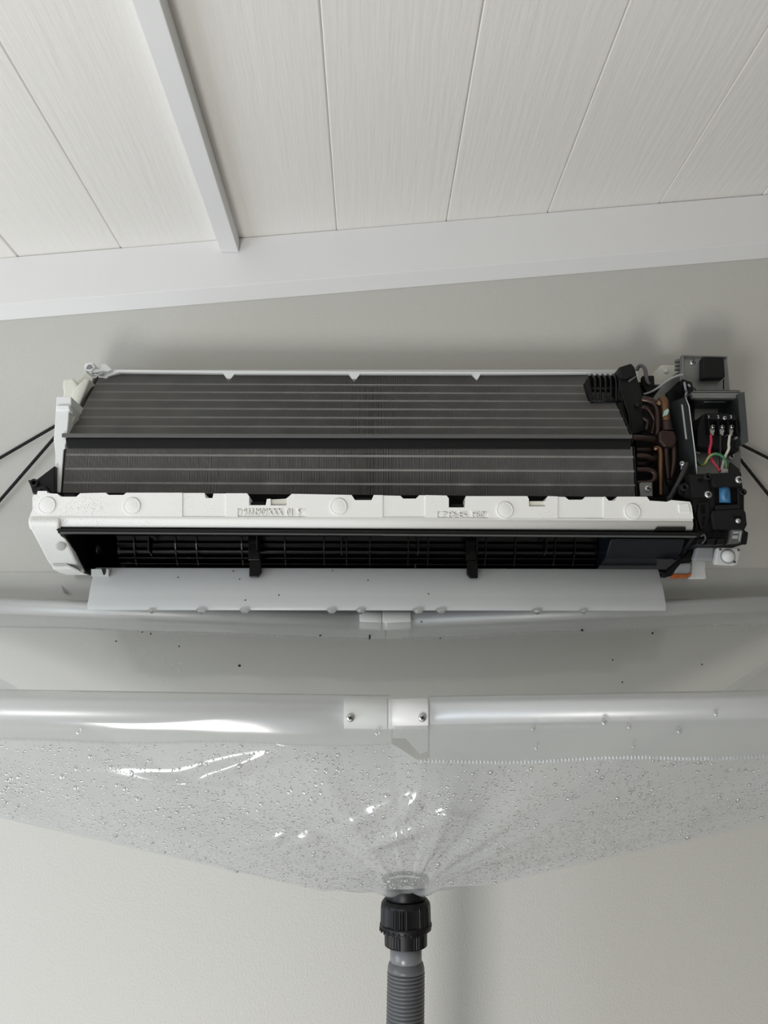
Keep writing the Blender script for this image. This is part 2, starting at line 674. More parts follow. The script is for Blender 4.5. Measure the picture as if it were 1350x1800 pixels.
# batten running over the board joint to the frieze
bx = joint_x(405)
bw = 0.0135
bh = 0.024
mb = MB()
zb = ceil_z(bx) - bh
A = [Vector((bx - bw, Y1 + 0.001, zb)), Vector((bx + bw, Y1 + 0.001, zb)), Vector((bx + bw, Y1 + 0.001, ceil_z(bx + bw) - 0.001)), Vector((bx - bw, Y1 + 0.001, ceil_z(bx - bw) - 0.001))]
B = [Vector((v.x, TY - 0.001, v.z)) for v in A]
mb.hull8(A, B)
setp(obj('trim_3', mb, 'trim_paint', bevel=0.0012), kind='structure')

# ================================================================== AIR CONDITIONER (cover off)
AC = thing('air_conditioner', (P(660, 1000, -0.01).x, -0.012, P(660, 1010, -0.10).z),
           'wall-mounted air conditioner with its cover off, showing dark fins and wiring', 'air conditioner')

Ye = -0.165                                    # front of the lower coil


def lin(a, b, t):
    return a + (b - a) * t


# --- coil sections: left / right image rows, depth
XL = P(113, 830, Ye).x
XR = P(1115, 830, Ye).x


class Sheet:
    """slanted coil face; s runs 0 (bottom) .. 1 (top)"""
    def __init__(self, yb, pyb, yt, pyt):
        self.yb, self.yt = yb, yt
        self.zbL, self.zbR = PXZ(XL, yb, pyb[0]), PXZ(XR, yb, pyb[1])
        self.ztL, self.ztR = PXZ(XL, yt, pyt[0]), PXZ(XR, yt, pyt[1])

    def at(self, x, s, d=0.0):
        t = (x - XL) / (XR - XL)
        b = Vector((x, self.yb, lin(self.zbL, self.zbR, t)))
        q = Vector((x, self.yt, lin(self.ztL, self.ztR, t)))
        nrm = Vector((0, -(q.z - b.z), q.y - b.y)).normalized()
        return b.lerp(q, s) + nrm * d         # d > 0 towards the room


lower = Sheet(Ye, (872, 877), Ye - 0.002, (781, 785))
upper = Sheet(Ye - 0.002, (769, 771), -0.072, (655, 659))
# right ends differ: the upper coil's fins stop earlier behind the black bracket
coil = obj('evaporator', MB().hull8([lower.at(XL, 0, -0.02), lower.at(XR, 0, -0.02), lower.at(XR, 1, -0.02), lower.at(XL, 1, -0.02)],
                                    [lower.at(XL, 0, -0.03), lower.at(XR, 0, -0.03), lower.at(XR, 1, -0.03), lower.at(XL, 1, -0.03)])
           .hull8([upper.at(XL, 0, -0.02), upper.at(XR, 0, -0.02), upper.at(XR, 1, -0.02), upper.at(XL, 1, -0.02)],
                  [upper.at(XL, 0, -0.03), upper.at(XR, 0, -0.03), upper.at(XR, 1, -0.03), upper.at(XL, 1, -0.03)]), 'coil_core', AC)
PITCHF = 0.00145
for sh, nm in ((lower, 'lower'), (upper, 'upper')):
    mb = MB()
    n = int((XR - XL) / PITCHF)
    for i in range(n):
        x = XL + (i + 0.5) * PITCHF + random.uniform(-0.00012, 0.00012)
        t = 0.00016
        q = [sh.at(x - t, 0), sh.at(x + t, 0), sh.at(x + t, 1), sh.at(x - t, 1)]
        w = [sh.at(x - t, 0, -0.019), sh.at(x + t, 0, -0.019), sh.at(x + t, 1, -0.019), sh.at(x - t, 1, -0.019)]
        mb.hull8(q, w)
    setp(obj('fins', mb, 'fin_metal', coil, recalc=False), kind='stuff')


def band(sh, s, w, d=-0.0012, mat='fin_band'):
    fr = [sh.at(XL, s - w, d), sh.at(XR, s - w, d), sh.at(XR, s + w, d), sh.at(XL, s + w, d)]
    bk = [sh.at(XL, s - w, d - 0.002), sh.at(XR, s - w, d - 0.002), sh.at(XR, s + w, d - 0.002), sh.at(XL, s + w, d - 0.002)]
    return obj('fin_band', MB().hull8(fr, bk), mat, coil)


def s_of(sh, py):
    best = min(range(401), key=lambda k: abs(row_of(sh.at(0, k / 400.0)) - py))
    return best / 400.0


def row_of(p):
    d = p - CAM
    return 900 - F * d.dot(up) / d.dot(fw)


for py in (675, 689, 703, 718, 733, 749):
    band(upper, s_of(upper, py), 0.012)
for py in (801, 826, 850.5):
    band(lower, s_of(lower, py), 0.019)
# end plates of the coil
for x, s in ((XL, -1), (XR, 1)):
    mb = MB()
    for sh in (lower, upper):
        fr = [sh.at(x, 0, 0.001), sh.at(x, 1, 0.001), sh.at(x, 1, -0.028), sh.at(x, 0, -0.028)]
        mb.hull8(fr, [v + Vector((0.0015 * s, 0, 0)) for v in fr])
    obj('end_plate', mb, 'matte_black', coil)

# --- gutter strip between the two coil sections
gl, gr = XL - 0.001, XR - 0.002
mb = MB()
zt = upper.at(XL, 0).z
zr = upper.at(XR, 0).z
for (ya, yb_, dza, dzb, mi) in ((Ye - 0.008, Ye + 0.004, 0.0035, -0.0015, 0),):
    A = [Vector((gl - 0.003, ya, zt + dzb)), Vector((gr, ya, zr + dzb)), Vector((gr, ya, zr + dza)), Vector((gl - 0.003, ya, zt + dza))]
    B = [Vector((v.x, yb_, v.z + 0.002)) for v in A]
    mb.hull8(A, B, mi)
gut = obj('gutter_lip', mb, 'lip_grey', AC, bevel=0.0008)
mb = MB()
A = [Vector((gl + 0.004, Ye - 0.003, zt - 0.0135)), Vector((gr - 0.002, Ye - 0.003, zr - 0.0135)), Vector((gr, Ye - 0.003, zr - 0.0012)), Vector((gl, Ye - 0.003, zt - 0.0012))]
B = [Vector((v.x, Ye + 0.02, v.z)) for v in A]
mb.hull8(A, B)
obj('gutter', mb, 'black_plastic', AC)

# --- back chassis: plate on the wall with a ledge above the coil and small teeth
ledge_pts = [(150, 655), (150, 649), (300, 651), (640, 653), (1100, 654), (1122, 652), (1122, 668), (1060, 668), (1035, 656), (845, 657), (838, 670), (830, 657), (633, 657), (622, 672), (613, 657), (412, 657), (402, 671), (392, 656), (210, 654), (190, 662), (185, 670), (182, 664), (165, 664)]
mb = MB()
mb.ppx(ledge_pts, -0.080, -0.074)
mb.bpx(150, 650, 1122, 654, -0.075, -0.003)
chassis = obj('back_chassis', mb, 'white_plastic', AC)
mb = MB()
mb.box((P(110, 840, -0.06).x, -0.030, P(600, 1003, -0.03).z), (P(1235, 840, -0.06).x, -0.003, P(600, 668, -0.03).z))
obj('back_plate', mb, 'matte_black', AC)

# --- left white end bracket: three stepped pieces
mb = MB()
mb.ppx([(148, 640), (165, 637), (166, 652), (190, 650), (198, 652), (186, 664), (165, 664), (150, 702), (141, 702), (120, 700), (134, 668), (140, 664), (148, 655)], -0.080, -0.055)
br = obj('end_bracket', mb, 'ivory_plastic', AC, bevel=0.002)
mb = MB()
mb.ppx([(150, 638), (162, 636), (167, 645), (161, 651), (151, 651), (147, 645)], -0.084, -0.079)
obj('hook', mb, 'white_plastic', br, bevel=0.0012)
mb = MB()
mb.ppx([(155, 641), (160, 641), (163, 646), (158, 649), (151, 649), (152, 645)], -0.0846, -0.0838)
obj('hook_hole', mb, 'smudge', br)
mb = MB()
mb.ppx([(177, 640), (186, 639), (197, 650), (190, 653), (177, 652)], -0.086, -0.07)
obj('rib', mb, 'white_plastic', br, bevel=0.001)
mb = MB()
mb.ppx([(110, 666), (128, 663), (136, 676), (137, 692), (133, 705), (108, 703), (111, 690), (109, 678)], -0.108, -0.085)
obj('step_block', mb, 'ivory_plastic', br, bevel=0.003)
mb = MB()
mb.ppx([(128, 684), (150, 664), (158, 666), (142, 706), (134, 726), (121, 722)], -0.112, -0.075)
obj('web', mb, 'ivory_plastic', br, bevel=0.002)
mb = MB()
mb.ppx([(99, 697), (125, 697), (125, 712), (121, 724), (120, 740), (115, 790), (112, 790), (106, 866), (95, 866), (97, 800), (94, 772), (97, 730), (98, 714)], -0.168, -0.120)
po = obj('end_post', mb, 'white_plastic', AC, bevel=0.002)
mb = MB()
mb.ppx([(98, 712), (121, 712), (123, 722), (98, 722)], -0.172, -0.160)
obj('step', mb, 'nylon', po, bevel=0.0015)
mb = MB()
mb.ppx([(121, 742), (133, 729), (128, 742), (118, 764), (113, 790), (110, 790)], -0.155, -0.135)
obj('web', mb, 'ivory_plastic', po, bevel=0.001)
# black clip between bracket and coil
obj('clip', MB().ppx([(122, 724), (130, 726), (132, 734), (128, 734), (121, 728)], -0.15, -0.14), 'black_plastic', po)

# black corner piece left of the post
mb = MB()
mb.ppx([(48, 843), (62, 844), (96, 818), (96, 868), (57, 868), (54, 857)], -0.176, -0.150)
ck = obj('corner_bracket', mb, 'black_plastic', AC, bevel=0.0015)
mb = MB()
mb.lathe([(0.0045, 0), (0.0045, 0.006), (0.0028, 0.006), (0.0028, 0.001)], P(63, 850, -0.176), (0, -1, 0), 16, 0, cap=False)
obj('boss', mb, 'black_plastic', ck)
obj('rib', MB().ppx([(64, 856), (78, 852), (86, 862), (86, 868), (80, 868), (74, 858), (66, 862)], -0.180, -0.174), 'matte_black', ck, bevel=0.001)

# --- drain pan of white foam
Yp = -0.200
top = [(57, 870), (65, 869), (66, 863), (82, 863), (83, 867), (101, 868), (106, 873), (134, 873), (141, 867), (186, 866), (190, 870), (217, 870), (222, 866),
       (359, 866), (361, 875), (373, 875), (375, 867), (434, 867), (438, 872), (438, 888), (467, 888), (469, 877), (505, 875), (513, 868), (618, 870), (624, 879), (653, 879), (657, 870),
       (704, 871), (709, 876), (731, 876), (737, 870), (785, 871), (789, 876), (789, 892), (817, 892), (819, 872), (927, 872), (931, 880), (959, 880), (963, 872), (994, 873), (1000, 878), (1025, 878), (1029, 873),
       (1064, 873), (1070, 880), (1081, 880), (1085, 873), (1137, 873), (1142, 880), (1172, 882), (1180, 879), (1213, 882), (1216, 890)]
bot = [(1219, 912), (52, 907), (57, 896), (57, 885)]
pan = obj('drain_pan', MB().ppx(top + bot, Yp, -0.172), 'eps_foam', AC)
# recesses and raised zones of the moulded face
cut = []
cut.append(MB().bpx(417, 892, 537, 908, Yp - 0.004, Yp + 0.0022))
cut.append(MB().bpx(770, 897, 859, 912, Yp - 0.004, Yp + 0.0022))
for a, b in ((319, 396), (673, 748), (982, 1063)):
    cut.append(MB().ppx([(a, 908 if a < 900 else 910), (b, 908 if a < 900 else 910), (b, 860), (a, 860)], Yp - 0.004, Yp + 0.0014))
cut.append(MB().bpx(475, 870, 503, 887, Yp - 0.004, Yp + 0.004))
cut.append(MB().bpx(931, 870, 960, 889, Yp - 0.004, Yp + 0.004))
carve(pan, cut)
bv = pan.modifiers.new('bevel', 'BEVEL')
bv.width = 0.0009
bv.segments = 2
bv.limit_method = 'ANGLE'
bv.angle_limit = R(40)
# bullnose along the bottom of the pan
zl = P(52, 908, Yp).z
zr_ = P(1219, 913, Yp).z
xl, xr = P(52, 908, Yp).x, P(1217, 913, Yp).x
prof = [(0.0, 0.0005), (-0.0012, -0.002), (-0.0015, -0.006), (0.0005, -0.0105), (0.004, -0.0135), (0.012, -0.0145), (0.028, -0.0145), (0.028, 0.0005)]
xk = P(1150, 930, Yp).x
mb = MB()
n = len(prof)
k0 = 0


def bull(mb, xa, xb, pr):
    za, zb_ = lin(zl, zr_, (xa - xl) / (xr - xl)), lin(zl, zr_, (xb - xl) / (xr - xl))
    A = [Vector((xa, Yp + y, za + z)) for y, z in pr]
    B = [Vector((xb, Yp + y, zb_ + z)) for y, z in pr]
    n = len(pr)
    mb.add(A + B, [tuple(range(n)), tuple(reversed(range(n, 2 * n)))])
    k = len(mb.v) - 2 * n
    for i in range(n):
        mb.f.append([k + i, k + i + n, k + (i + 1) % n + n, k + (i + 1) % n])
        mb.m.append(0)
        mb.s.append(0 < i < 5)


bull(mb, xl, xr, prof)
obj('pan_rim', mb, 'eps_foam', pan)
obj('foot', MB().ppx([(1155, 926), (1206, 926), (1206, 932), (1153, 932)], Yp - 0.0035, Yp + 0.01), 'matte_black', AC, bevel=0.001)
# round bosses of the moulding
for cx, cy, r_ in ((83, 889, 15.5), (232, 890, 15.5), (595, 891, 15.5), (887, 897, 15.5), (1111, 900, 15.0)):
    c = P(cx, cy, Yp)
    rr = r_ * 0.87 / F
    mb = MB()
    mb.lathe([(rr, 0.0005), (rr, -0.0013), (rr * 0.93, -0.0022), (rr * 0.86, -0.0014), (rr * 0.80, -0.0016), (rr * 0.4, -0.0022), (0.0002, -0.0024)], c, (0, 1, 0), 32, cap=False)
    obj('boss', mb, 'eps_foam', pan)
# embossed lettering
mb = MB()
text_into(mb, '9332909XXX  01  5', P(478, 900.5, Yp + 0.0010), 0.0118, (1, 0, -0.004), (0, 0, 1), 0.0013, width=0.0655)
o = setp(obj('embossed_text', mb, 'eps_foam', pan), label='embossed number on the foam pan')
mb = MB()
text_into(mb, '>PS-E<  FR0', P(815, 905, Yp + 0.0010), 0.0112, (1, 0, -0.004), (0, 0, 1), 0.0013, width=0.046)
o = setp(obj('embossed_text', mb, 'eps_foam', pan), label='embossed material code on the foam pan')
for cx, cy in ((421, 900), (533, 899), (776, 904), (855, 905)):
    mb = MB()
    mb.lathe([(0.0042, 0.0004), (0.0042, -0.0004), (0.002, -0.0008), (0.0002, -0.0009)], P(cx, cy, Yp + 0.0020), (0, 1, 0), 16, cap=False)
    obj('pin_mark', mb, 'eps_foam', pan)
# grip pockets behind the notches
obj('pocket', MB().bpx(476, 878, 502, 887, Yp + 0.003, Yp + 0.01), 'ivory_plastic', pan)
obj('pocket', MB().bpx(932, 881, 959, 889, Yp + 0.003, Yp + 0.01), 'ivory_plastic', pan)
# raised corner pad at the right end
obj('corner_pad', MB().ppx([(1193, 886), (1211, 884), (1214, 902), (1194, 901)], Yp - 0.0015, Yp + 0.002), 'eps_foam', pan, bevel=0.0008)
# dark base behind the top notches
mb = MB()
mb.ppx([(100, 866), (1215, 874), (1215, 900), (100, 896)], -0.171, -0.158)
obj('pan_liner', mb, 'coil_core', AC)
for a, y_, b in ((441, 882, 465), (626, 875, 652), (112, 868, 132), (792, 886, 815)):
    obj('clip', MB().bpx(a, y_, b, y_ + 7, -0.186, -0.172), 'matte_black', AC, bevel=0.0008)

# --- white foam end cap, left: its underside sweeps back to the wall
Xo, Xi = P(50.5, 918, Yp - 0.004).x, P(106, 930, Yp).x
z_a = P(60, 909, Yp).z


def zat(px, py, Y):
    return P(px, py, Y).z


prof = [(-0.165, z_a), (Yp - 0.001, z_a), (Yp - 0.006, z_a - 0.005), (Yp - 0.006, z_a - 0.010)]
for px_, py_, Y_ in ((60, 944, -0.186), (72, 965, -0.166), (86, 984, -0.148), (92, 991, -0.140)):
    prof.append((Y_, zat(px_, py_, Y_)))
prof += [(-0.133, zat(94, 994, -0.137)), (-0.128, zat(100, 1001, -0.128)), (-0.110, zat(120, 1007, -0.110)), (-0.085, zat(150, 1011, -0.085)), (-0.06, z_a - 0.03)]
mb = MB()
n = len(prof)
Ain = Xi
mb.xprism(prof, Xo, Xi)
cap = obj('end_cap', mb, 'eps_foam', AC, bevel=0.0025)
mb = MB()
mb.ppx([(93, 949), (104, 951), (111, 962), (110, 974), (100, 966)], -0.1795, -0.175)
# thumb recess of the end cap: raised disc, its shade painted in grey
c = P(106, 961, -0.176)
mb = MB()
mb.lathe([(0.0058, 0.0), (0.0050, 0.0009), (0.003, 0.0012), (0.0002, 0.0013)], P(107, 960, -0.1765), (0.35, -0.75, -0.5), 20, cap=False)
obj('thumb_shade', mb, 'foam_shade', cap)
obj('score_line', MB().ppx([(93, 991), (116, 991), (140, 1003), (138, 1004.5), (114, 993.5), (93, 994)], -0.1415, -0.125), 'foam_shade', cap)  # scored line as a strip, its shade painted in the same grey

# --- outlet housing
zlipL, zlipR = P(104, 930, Yp).z, P(1226, 937, Yp).z
xa, xb = P(104, 930, Yp).x, P(1226, 937, Yp).x
mb = MB()
A = [Vector((xa, Yp - 0.004, zlipL - 0.0055)), Vector((xb, Yp - 0.004, zlipR - 0.0055)), Vector((xb, Yp - 0.004, zlipR)), Vector((xa, Yp - 0.004, zlipL))]
mb.hull8(A, [Vector((v.x, Yp + 0.004, v.z)) for v in A])
house = obj('outlet_housing', mb, 'black_plastic', AC, bevel=0.001)
A = [Vector((xa + 0.004, Yp - 0.0055, zlipL - 0.0055)), Vector((xb - 0.004, Yp - 0.0055, zlipR - 0.0055)), Vector((xb - 0.004, Yp - 0.0055, zlipR - 0.0044)), Vector((xa + 0.004, Yp - 0.0055, zlipL - 0.0044))]
obj('outlet_lip', MB().hull8(A, [Vector((v.x, Yp, v.z)) for v in A]), 'lip_grey', house)
zrear = P(600, 1000, -0.112).z
# roof over the outlet, rear scroll, floor of the outlet
mb = MB()
mb.hull8([Vector((xa, Yp + 0.002, zlipL - 0.001)), Vector((xb, Yp + 0.002, zlipR - 0.001)), Vector((xb, -0.14, zlipR + 0.012)), Vector((xa, -0.14, zlipL + 0.012))],
         [Vector((xa, Yp + 0.002, zlipL + 0.003)), Vector((xb, Yp + 0.002, zlipR + 0.003)), Vector((xb, -0.14, zlipR + 0.016)), Vector((xa, -0.14, zlipL + 0.016))])
obj('outlet_roof', mb, 'coil_core', house)
xra, xrb = P(156, 1003, -0.112).x, P(1166, 1006, -0.112).x
mb = MB()
pr = [(-0.112, zrear - 0.003), (-0.112, zrear), (-0.08, zrear - 0.004), (-0.05, zrear + 0.004), (-0.034, zrear + 0.03), (-0.034, zrear + 0.10), (-0.031, zrear + 0.10), (-0.031, zrear - 0.003)]
mb.xprism(pr, xa, xb)
obj('outlet_scroll', mb, 'wet_black', house)
# side walls of the outlet
for px_list, xs in ((None, xa), (None, xb)):
    s = 1 if xs == xa else -1
    pr = [(Yp - 0.003, zlipL - 0.001), (-0.150, P(120, 965, -0.150).z - 0.004), (-0.112, zrear - 0.006), (-0.034, zrear - 0.006), (-0.034, zrear + 0.09), (-0.14, zlipL + 0.03)]
    mb = MB()
    mb.xprism(pr, xs - 0.002 * s, xs + 0.0025 * s)
    obj('outlet_cheek', mb, 'black_plastic', house)
# glossy block at the motor end
mb = MB()
xm = P(1064, 970, -0.155).x
mb.xprism([(-0.178, zlipR - 0.004), (-0.150, zrear + 0.008), (-0.113, zrear - 0.001), (-0.06, zrear), (-0.06, zrear + 0.08), (-0.14, zlipR + 0.010)], xm, xb - 0.004)
obj('motor_cover', mb, 'gloss_blue_black', house, bevel=0.002)
# bearing at the other end
mb = MB()
mb.lathe([(0.016, 0), (0.016, 0.01), (0.009, 0.012), (0.009, 0.03)], (xa + 0.004, -0.09, zrear + 0.03), (1, 0, 0), 20)
obj('bearing', mb, 'wet_black', house)

# --- cross-flow fan: blades and discs
fc = Vector((0, -0.088, zrear + 0.043))
fr_ = 0.046
xf0, xf1 = P(205, 965, -0.13).x, P(1050, 965, -0.13).x
fan = obj('cross_flow_fan', MB().tube([(xf0 - 0.02, fc.y, fc.z), (xf1 + 0.02, fc.y, fc.z)], 0.006, 12), 'wet_black', AC)
mb = MB()
nb = 30
pr = []
for k in range(5):
    a = -0.16 + 0.5 * k / 4
    rr = fr_ - 0.012 * k / 4
    pr.append((rr * math.cos(a), rr * math.sin(a)))
pr2 = [(y * 1.0 + 0.0004, z + 0.0011) for y, z in reversed(pr)]
mb.xprism([(y, z) for y, z in pr + pr2], xf0, xf1)
bm_me = None
for i in range(nb):
    if bm_me is None:
        b = obj('fan_blade', mb, 'wet_black', fan, at=(0, 0, 0))
        bm_me = b.data
    else:
        b = bpy.data.objects.new('fan_blade', bm_me)
        COL.objects.link(b)
        b.parent = fan
    b.location = fc - origin_of(fan)
    b.rotation_euler = (2 * math.pi * i / nb + 0.05, 0, 0)
for px_ in (234, 307, 344, 424, 500, 569, 609, 650, 718, 753, 855, 907, 977, 1012):
    x = P(px_, 962, -0.134).x
    mb = MB()
    mb.lathe([(fr_ - 0.015, -0.0008), (fr_ + 0.0012, -0.0008), (fr_ + 0.0012, 0.0008), (fr_ - 0.015, 0.0008)], (x, fc.y, fc.z), (1, 0, 0), 40, smooth=False, cap=False)
    obj('fan_disc', mb, 'wet_black', fan)
# vertical vanes in front of the fan with their brackets
for px_ in (262, 452, 600, 735, 838, 960):
    x = P(px_, 960, -0.15).x
    za = P(px_, 948, -0.15).z
    mb = MB()
    mb.hull8([Vector((x - 0.0008, -0.152, za - 0.014)), Vector((x + 0.0008, -0.152, za - 0.014)), Vector((x + 0.0008, -0.156, za + 0.003)), Vector((x - 0.0008, -0.156, za + 0.003))],
             [Vector((x - 0.0008, -0.137, za - 0.018)), Vector((x + 0.0008, -0.137, za - 0.018)), Vector((x + 0.0008, -0.137, za + 0.003)), Vector((x - 0.0008, -0.137, za + 0.003))])
    obj('vane', mb, 'wet_black', house)
# drips clinging to the edge of the outlet
for px_, py_, r_ in ((174, 1006, 2.6), (176, 1011, 1.6), (730, 997, 2.2)):
    pass

# --- discharge flap
xfl, xfr = P(152.5, 1072, -0.145).x, P(1172, 1072, -0.145).x
zft = P(600, 999, -0.127).z
zfb = P(600, 1073, -0.145).z
pr = []
for k in range(9):
    t = k / 8
    yy = lin(-0.1275, -0.145, t) - 0.0035 * math.sin(math.pi * t) - 0.0
    pr.append((yy, lin(zft, zfb, t)))
pr[-2] = (pr[-2][0] - 0.0012, pr[-2][1])
pr[-1] = (pr[-1][0] + 0.0012, pr[-1][1])
pk = [(y + 0.0042, z + 0.0006) for y, z in reversed(pr)]
mb = MB()
mb.xprism(pr + pk, xfl, xfr, smooth=False)
flap = obj('flap', mb, 'flap_plastic', AC, bevel=0.0009)
for p in flap.data.polygons:
    p.use_smooth = len(p.vertices) == 4
mb = MB()
mb.ppx([(160, 1000), (191, 1000), (191, 1013), (160, 1013)], -0.137, -0.122)
obj('hinge_tab', mb, 'flap_plastic', flap, bevel=0.0006)
mb = MB()
mb.ppx([(178, 999), (185, 999), (186, 1004), (184, 1010), (182, 1011), (180, 1006)], -0.1378, -0.135)
obj('soot_streak', mb, 'dirt', flap)
for a, b, cut_ in ((438, 459, 1), (821, 840, -1)):
    mb = MB()
    if cut_ > 0:
        pts = [(a, 975), (b, 975), (b, 1007), (b - 6, 1014), (a, 1014)]
    else:
        pts = [(a, 975), (b, 975), (b, 1016), (a + 6, 1016), (a, 1009)]
    mb.ppx(pts, -0.142, -0.133)
    ar = obj('flap_arm', mb, 'wet_black', AC, bevel=0.0008)
    mb = MB()
    mb.bpx(a - 2, 940, b - 2, 985, -0.146, -0.140)
    obj('arm_rib', mb, 'wet_black', ar, bevel=0.001)

# --- right side: sheet metal, pipes, electronics -------------------------------------------------
# rear grey bracket plate
mb = MB()
mb.ppx([(1148, 700), (1168, 672), (1200, 647), (1205, 690), (1190, 712), (1150, 720)], -0.075, -0.070)
obj('bracket_plate', mb, 'galvanised', AC)
mb = MB()
mb.ppx([(1148, 655), (1162, 642), (1198, 642), (1198, 664), (1165, 676), (1150, 676)], -0.045, -0.04)
pt = obj('wall_tab', mb, 'ivory_plastic', AC)
mb = MB()
mb.lathe([(0.004, 0), (0.003, 0.002), (0.0002, 0.0025)], P(1171, 653, -0.045), (0, -1, 0), 14)
obj('rivet', mb, 'white_plastic', pt)
# upper control plate
mb = MB()
mb.ppx([(1199, 625), (1278, 627), (1283, 690), (1244, 688), (1238, 690), (1226, 687), (1203, 667), (1200, 664)], -0.098, -0.095)
cp = obj('control_plate', mb, 'galvanised', AC)
obj('fold', MB().bpx(1199, 625, 1202, 668, -0.103, -0.095), 'galvanised', cp)
obj('fold', MB().ppx([(1199, 624), (1279, 626), (1279, 628), (1199, 626)], -0.103, -0.095), 'galvanised', cp)
obj('fold', MB().ppx([(1271, 667), (1273, 667), (1273, 684), (1271, 684)], -0.0985, -0.095), 'matte_black', cp)
mb = MB()
screw_mesh(mb, P(1217, 637, -0.098), 0.0043)
obj('screw', mb, ['steel', 'slot_dark'], cp)
mb = MB()
mb.ppx([(1236, 627), (1273, 628), (1275, 663), (1236, 664)], -0.112, -0.098)
obj('relay_box', mb, 'matte_black', cp, bevel=0.0015)
mb = MB()
for y_ in (631, 638, 645):
    mb.bpx(1189, y_, 1198, y_ + 4, -0.092, -0.085)
obj('edge_clip', mb, 'galvanised', cp)
# terminal compartment
mb = MB()
mb.bpx(1214, 686, 1300, 790, -0.105, -0.102)
tcm = obj('compartment_back', mb, 'dark_galvanised', AC)
mb = MB()
mb.ppx([(1216, 690), (1302, 690), (1301, 700), (1219, 700)], -0.136, -0.128)
obj('compartment_lip', mb, 'galvanised', tcm, bevel=0.001)
mb = MB()
A = [P(1218, 689, -0.136), P(1303, 689, -0.136), P(1303, 687.5, -0.136), P(1218, 687.5, -0.136)]
mb.loop(A, -0.104)
obj('compartment_top', mb, 'galvanised', tcm)
# right side wall of the compartment, folded outward
mb = MB()
fr4 = [P(1303, 783, -0.165), P(1316, 776, -0.168), P(1309, 688, -0.145), P(1297, 692, -0.140)]
bk4 = [Vector((fr4[0].x - 0.002, -0.104, fr4[0].z)), Vector((fr4[1].x - 0.002, -0.104, fr4[1].z)), Vector((fr4[2].x - 0.002, -0.104, fr4[2].z)), Vector((fr4[3].x - 0.002, -0.104, fr4[3].z))]
mb.hull8(fr4, bk4)
obj('compartment_side', mb, 'dark_galvanised', tcm, bevel=0.0006)
obj('slot', MB().ppx([(1238, 705.5), (1286, 705.5), (1286, 707), (1238, 707)], -0.107, -0.104), 'bright_edge', tcm)
obj('seam', MB().ppx([(1220, 714), (1262, 714), (1262, 715.5), (1220, 715.5)], -0.106, -0.104), 'slot_dark', tcm)
obj('patch', MB().bpx(1221, 719, 1262, 738, -0.106, -0.104), 'galvanised', tcm)
# terminal block
mb = MB()
mb.ppx([(1237, 727), (1243, 725), (1293, 728), (1297, 752), (1299, 776), (1300, 793), (1226, 784), (1227, 753)], -0.150, -0.106)
tb = obj('terminal_block', mb, 'matte_black', AC, bevel=0.0015)
for x_ in (1245, 1262, 1279, 1294):
    mb = MB()
    mb.ppx([(x_, 738), (x_ + 1.6, 738), (x_ + 4, 766), (x_ + 2.4, 766)], -0.160, -0.148)
    obj('divider', mb, 'black_plastic', tb)
mb = MB()
mb.ppx([(1242, 727), (1292, 729), (1294, 738), (1244, 737)], -0.158, -0.149)
obj('marker_strip', mb, 'matte_black', tb)
for x_, s in ((1246, '1'), (1262.5, '2'), (1285, '3')):
    mb = MB()
    text_into(mb, s, P(x_, 733, -0.1584), 0.0058, (1, 0, 0), (0, 0, 1), 0.0001)
    obj('marking', mb, 'print_white', tb)
mb = MB()
screw_mesh(mb, P(1274, 735, -0.158), 0.0026)
obj('screw', mb, ['steel', 'slot_dark'], tb)
for x_ in (1250.5, 1267.5, 1283.5):
    mb = MB()
    mb.ppx([(x_ - 6, 766), (x_ - 3, 757), (x_ + 4, 757), (x_ + 4, 765)], -0.156, -0.150)
    obj('clamp_plate', mb, 'steel', tb)
    mb = MB()
    screw_mesh(mb, P(x_, 752, -0.152), 0.0033, h=0.006, rot=0.7)
    mb.lathe([(0.0031, -0.001), (0.0033, 0.002)], P(x_, 758, -0.152), (0, -1, 0.1), 12)
    obj('screw', mb, ['steel', 'slot_dark'], tb)
obj('clamp_plate', MB().ppx([(1291, 772), (1295, 763), (1297, 771)], -0.156, -0.150), 'steel', tb)


def wire(name, pts, r, mat, parent=AC, seg=8, n=7):
    return obj(name, MB().tube(spline([P(*p) for p in pts], n), r, seg), mat, parent)


wire('red_wire', [(1249, 763, -0.158), (1250, 778, -0.163), (1247, 793, -0.166), (1250, 806, -0.168), (1258, 818, -0.172), (1266, 829, -0.174)], 0.0018, 'wire_red')
wire('black_wire', [(1266.5, 764, -0.157), (1266, 785, -0.157), (1266, 805, -0.158), (1266, 828, -0.164)], 0.0014, 'wire_black')
wire('white_wire', [(1283, 763, -0.158), (1281, 780, -0.163), (1281, 789, -0.166), (1275, 802, -0.166), (1270, 818, -0.168), (1268, 829, -0.172)], 0.0017, 'wire_white')
gp = spline([P(*p) for p in [(1225, 812, -0.15), (1231, 817, -0.160), (1239, 815, -0.166), (1246, 804, -0.172), (1256, 798, -0.176), (1268, 801, -0.177), (1276, 812, -0.175), (1278, 827, -0.172)]], 8)
mb = MB().tube(gp, 0.0017, 10)
for i in range(len(gp) - 1):                    # yellow stripe spiralling along the green earth wire
    for j in range(10):
        if (j + i // 5) % 10 in (0, 1, 2, 3):
            mb.m[i * 10 + j] = 1
obj('earth_wire', mb, ['wire_green', 'wire_yellow'], AC)
obj('wire_sleeve', MB().tube([P(1272, 836, -0.172), P(1272, 826, -0.172)], 0.0052, 12), 'grey_plastic', AC)
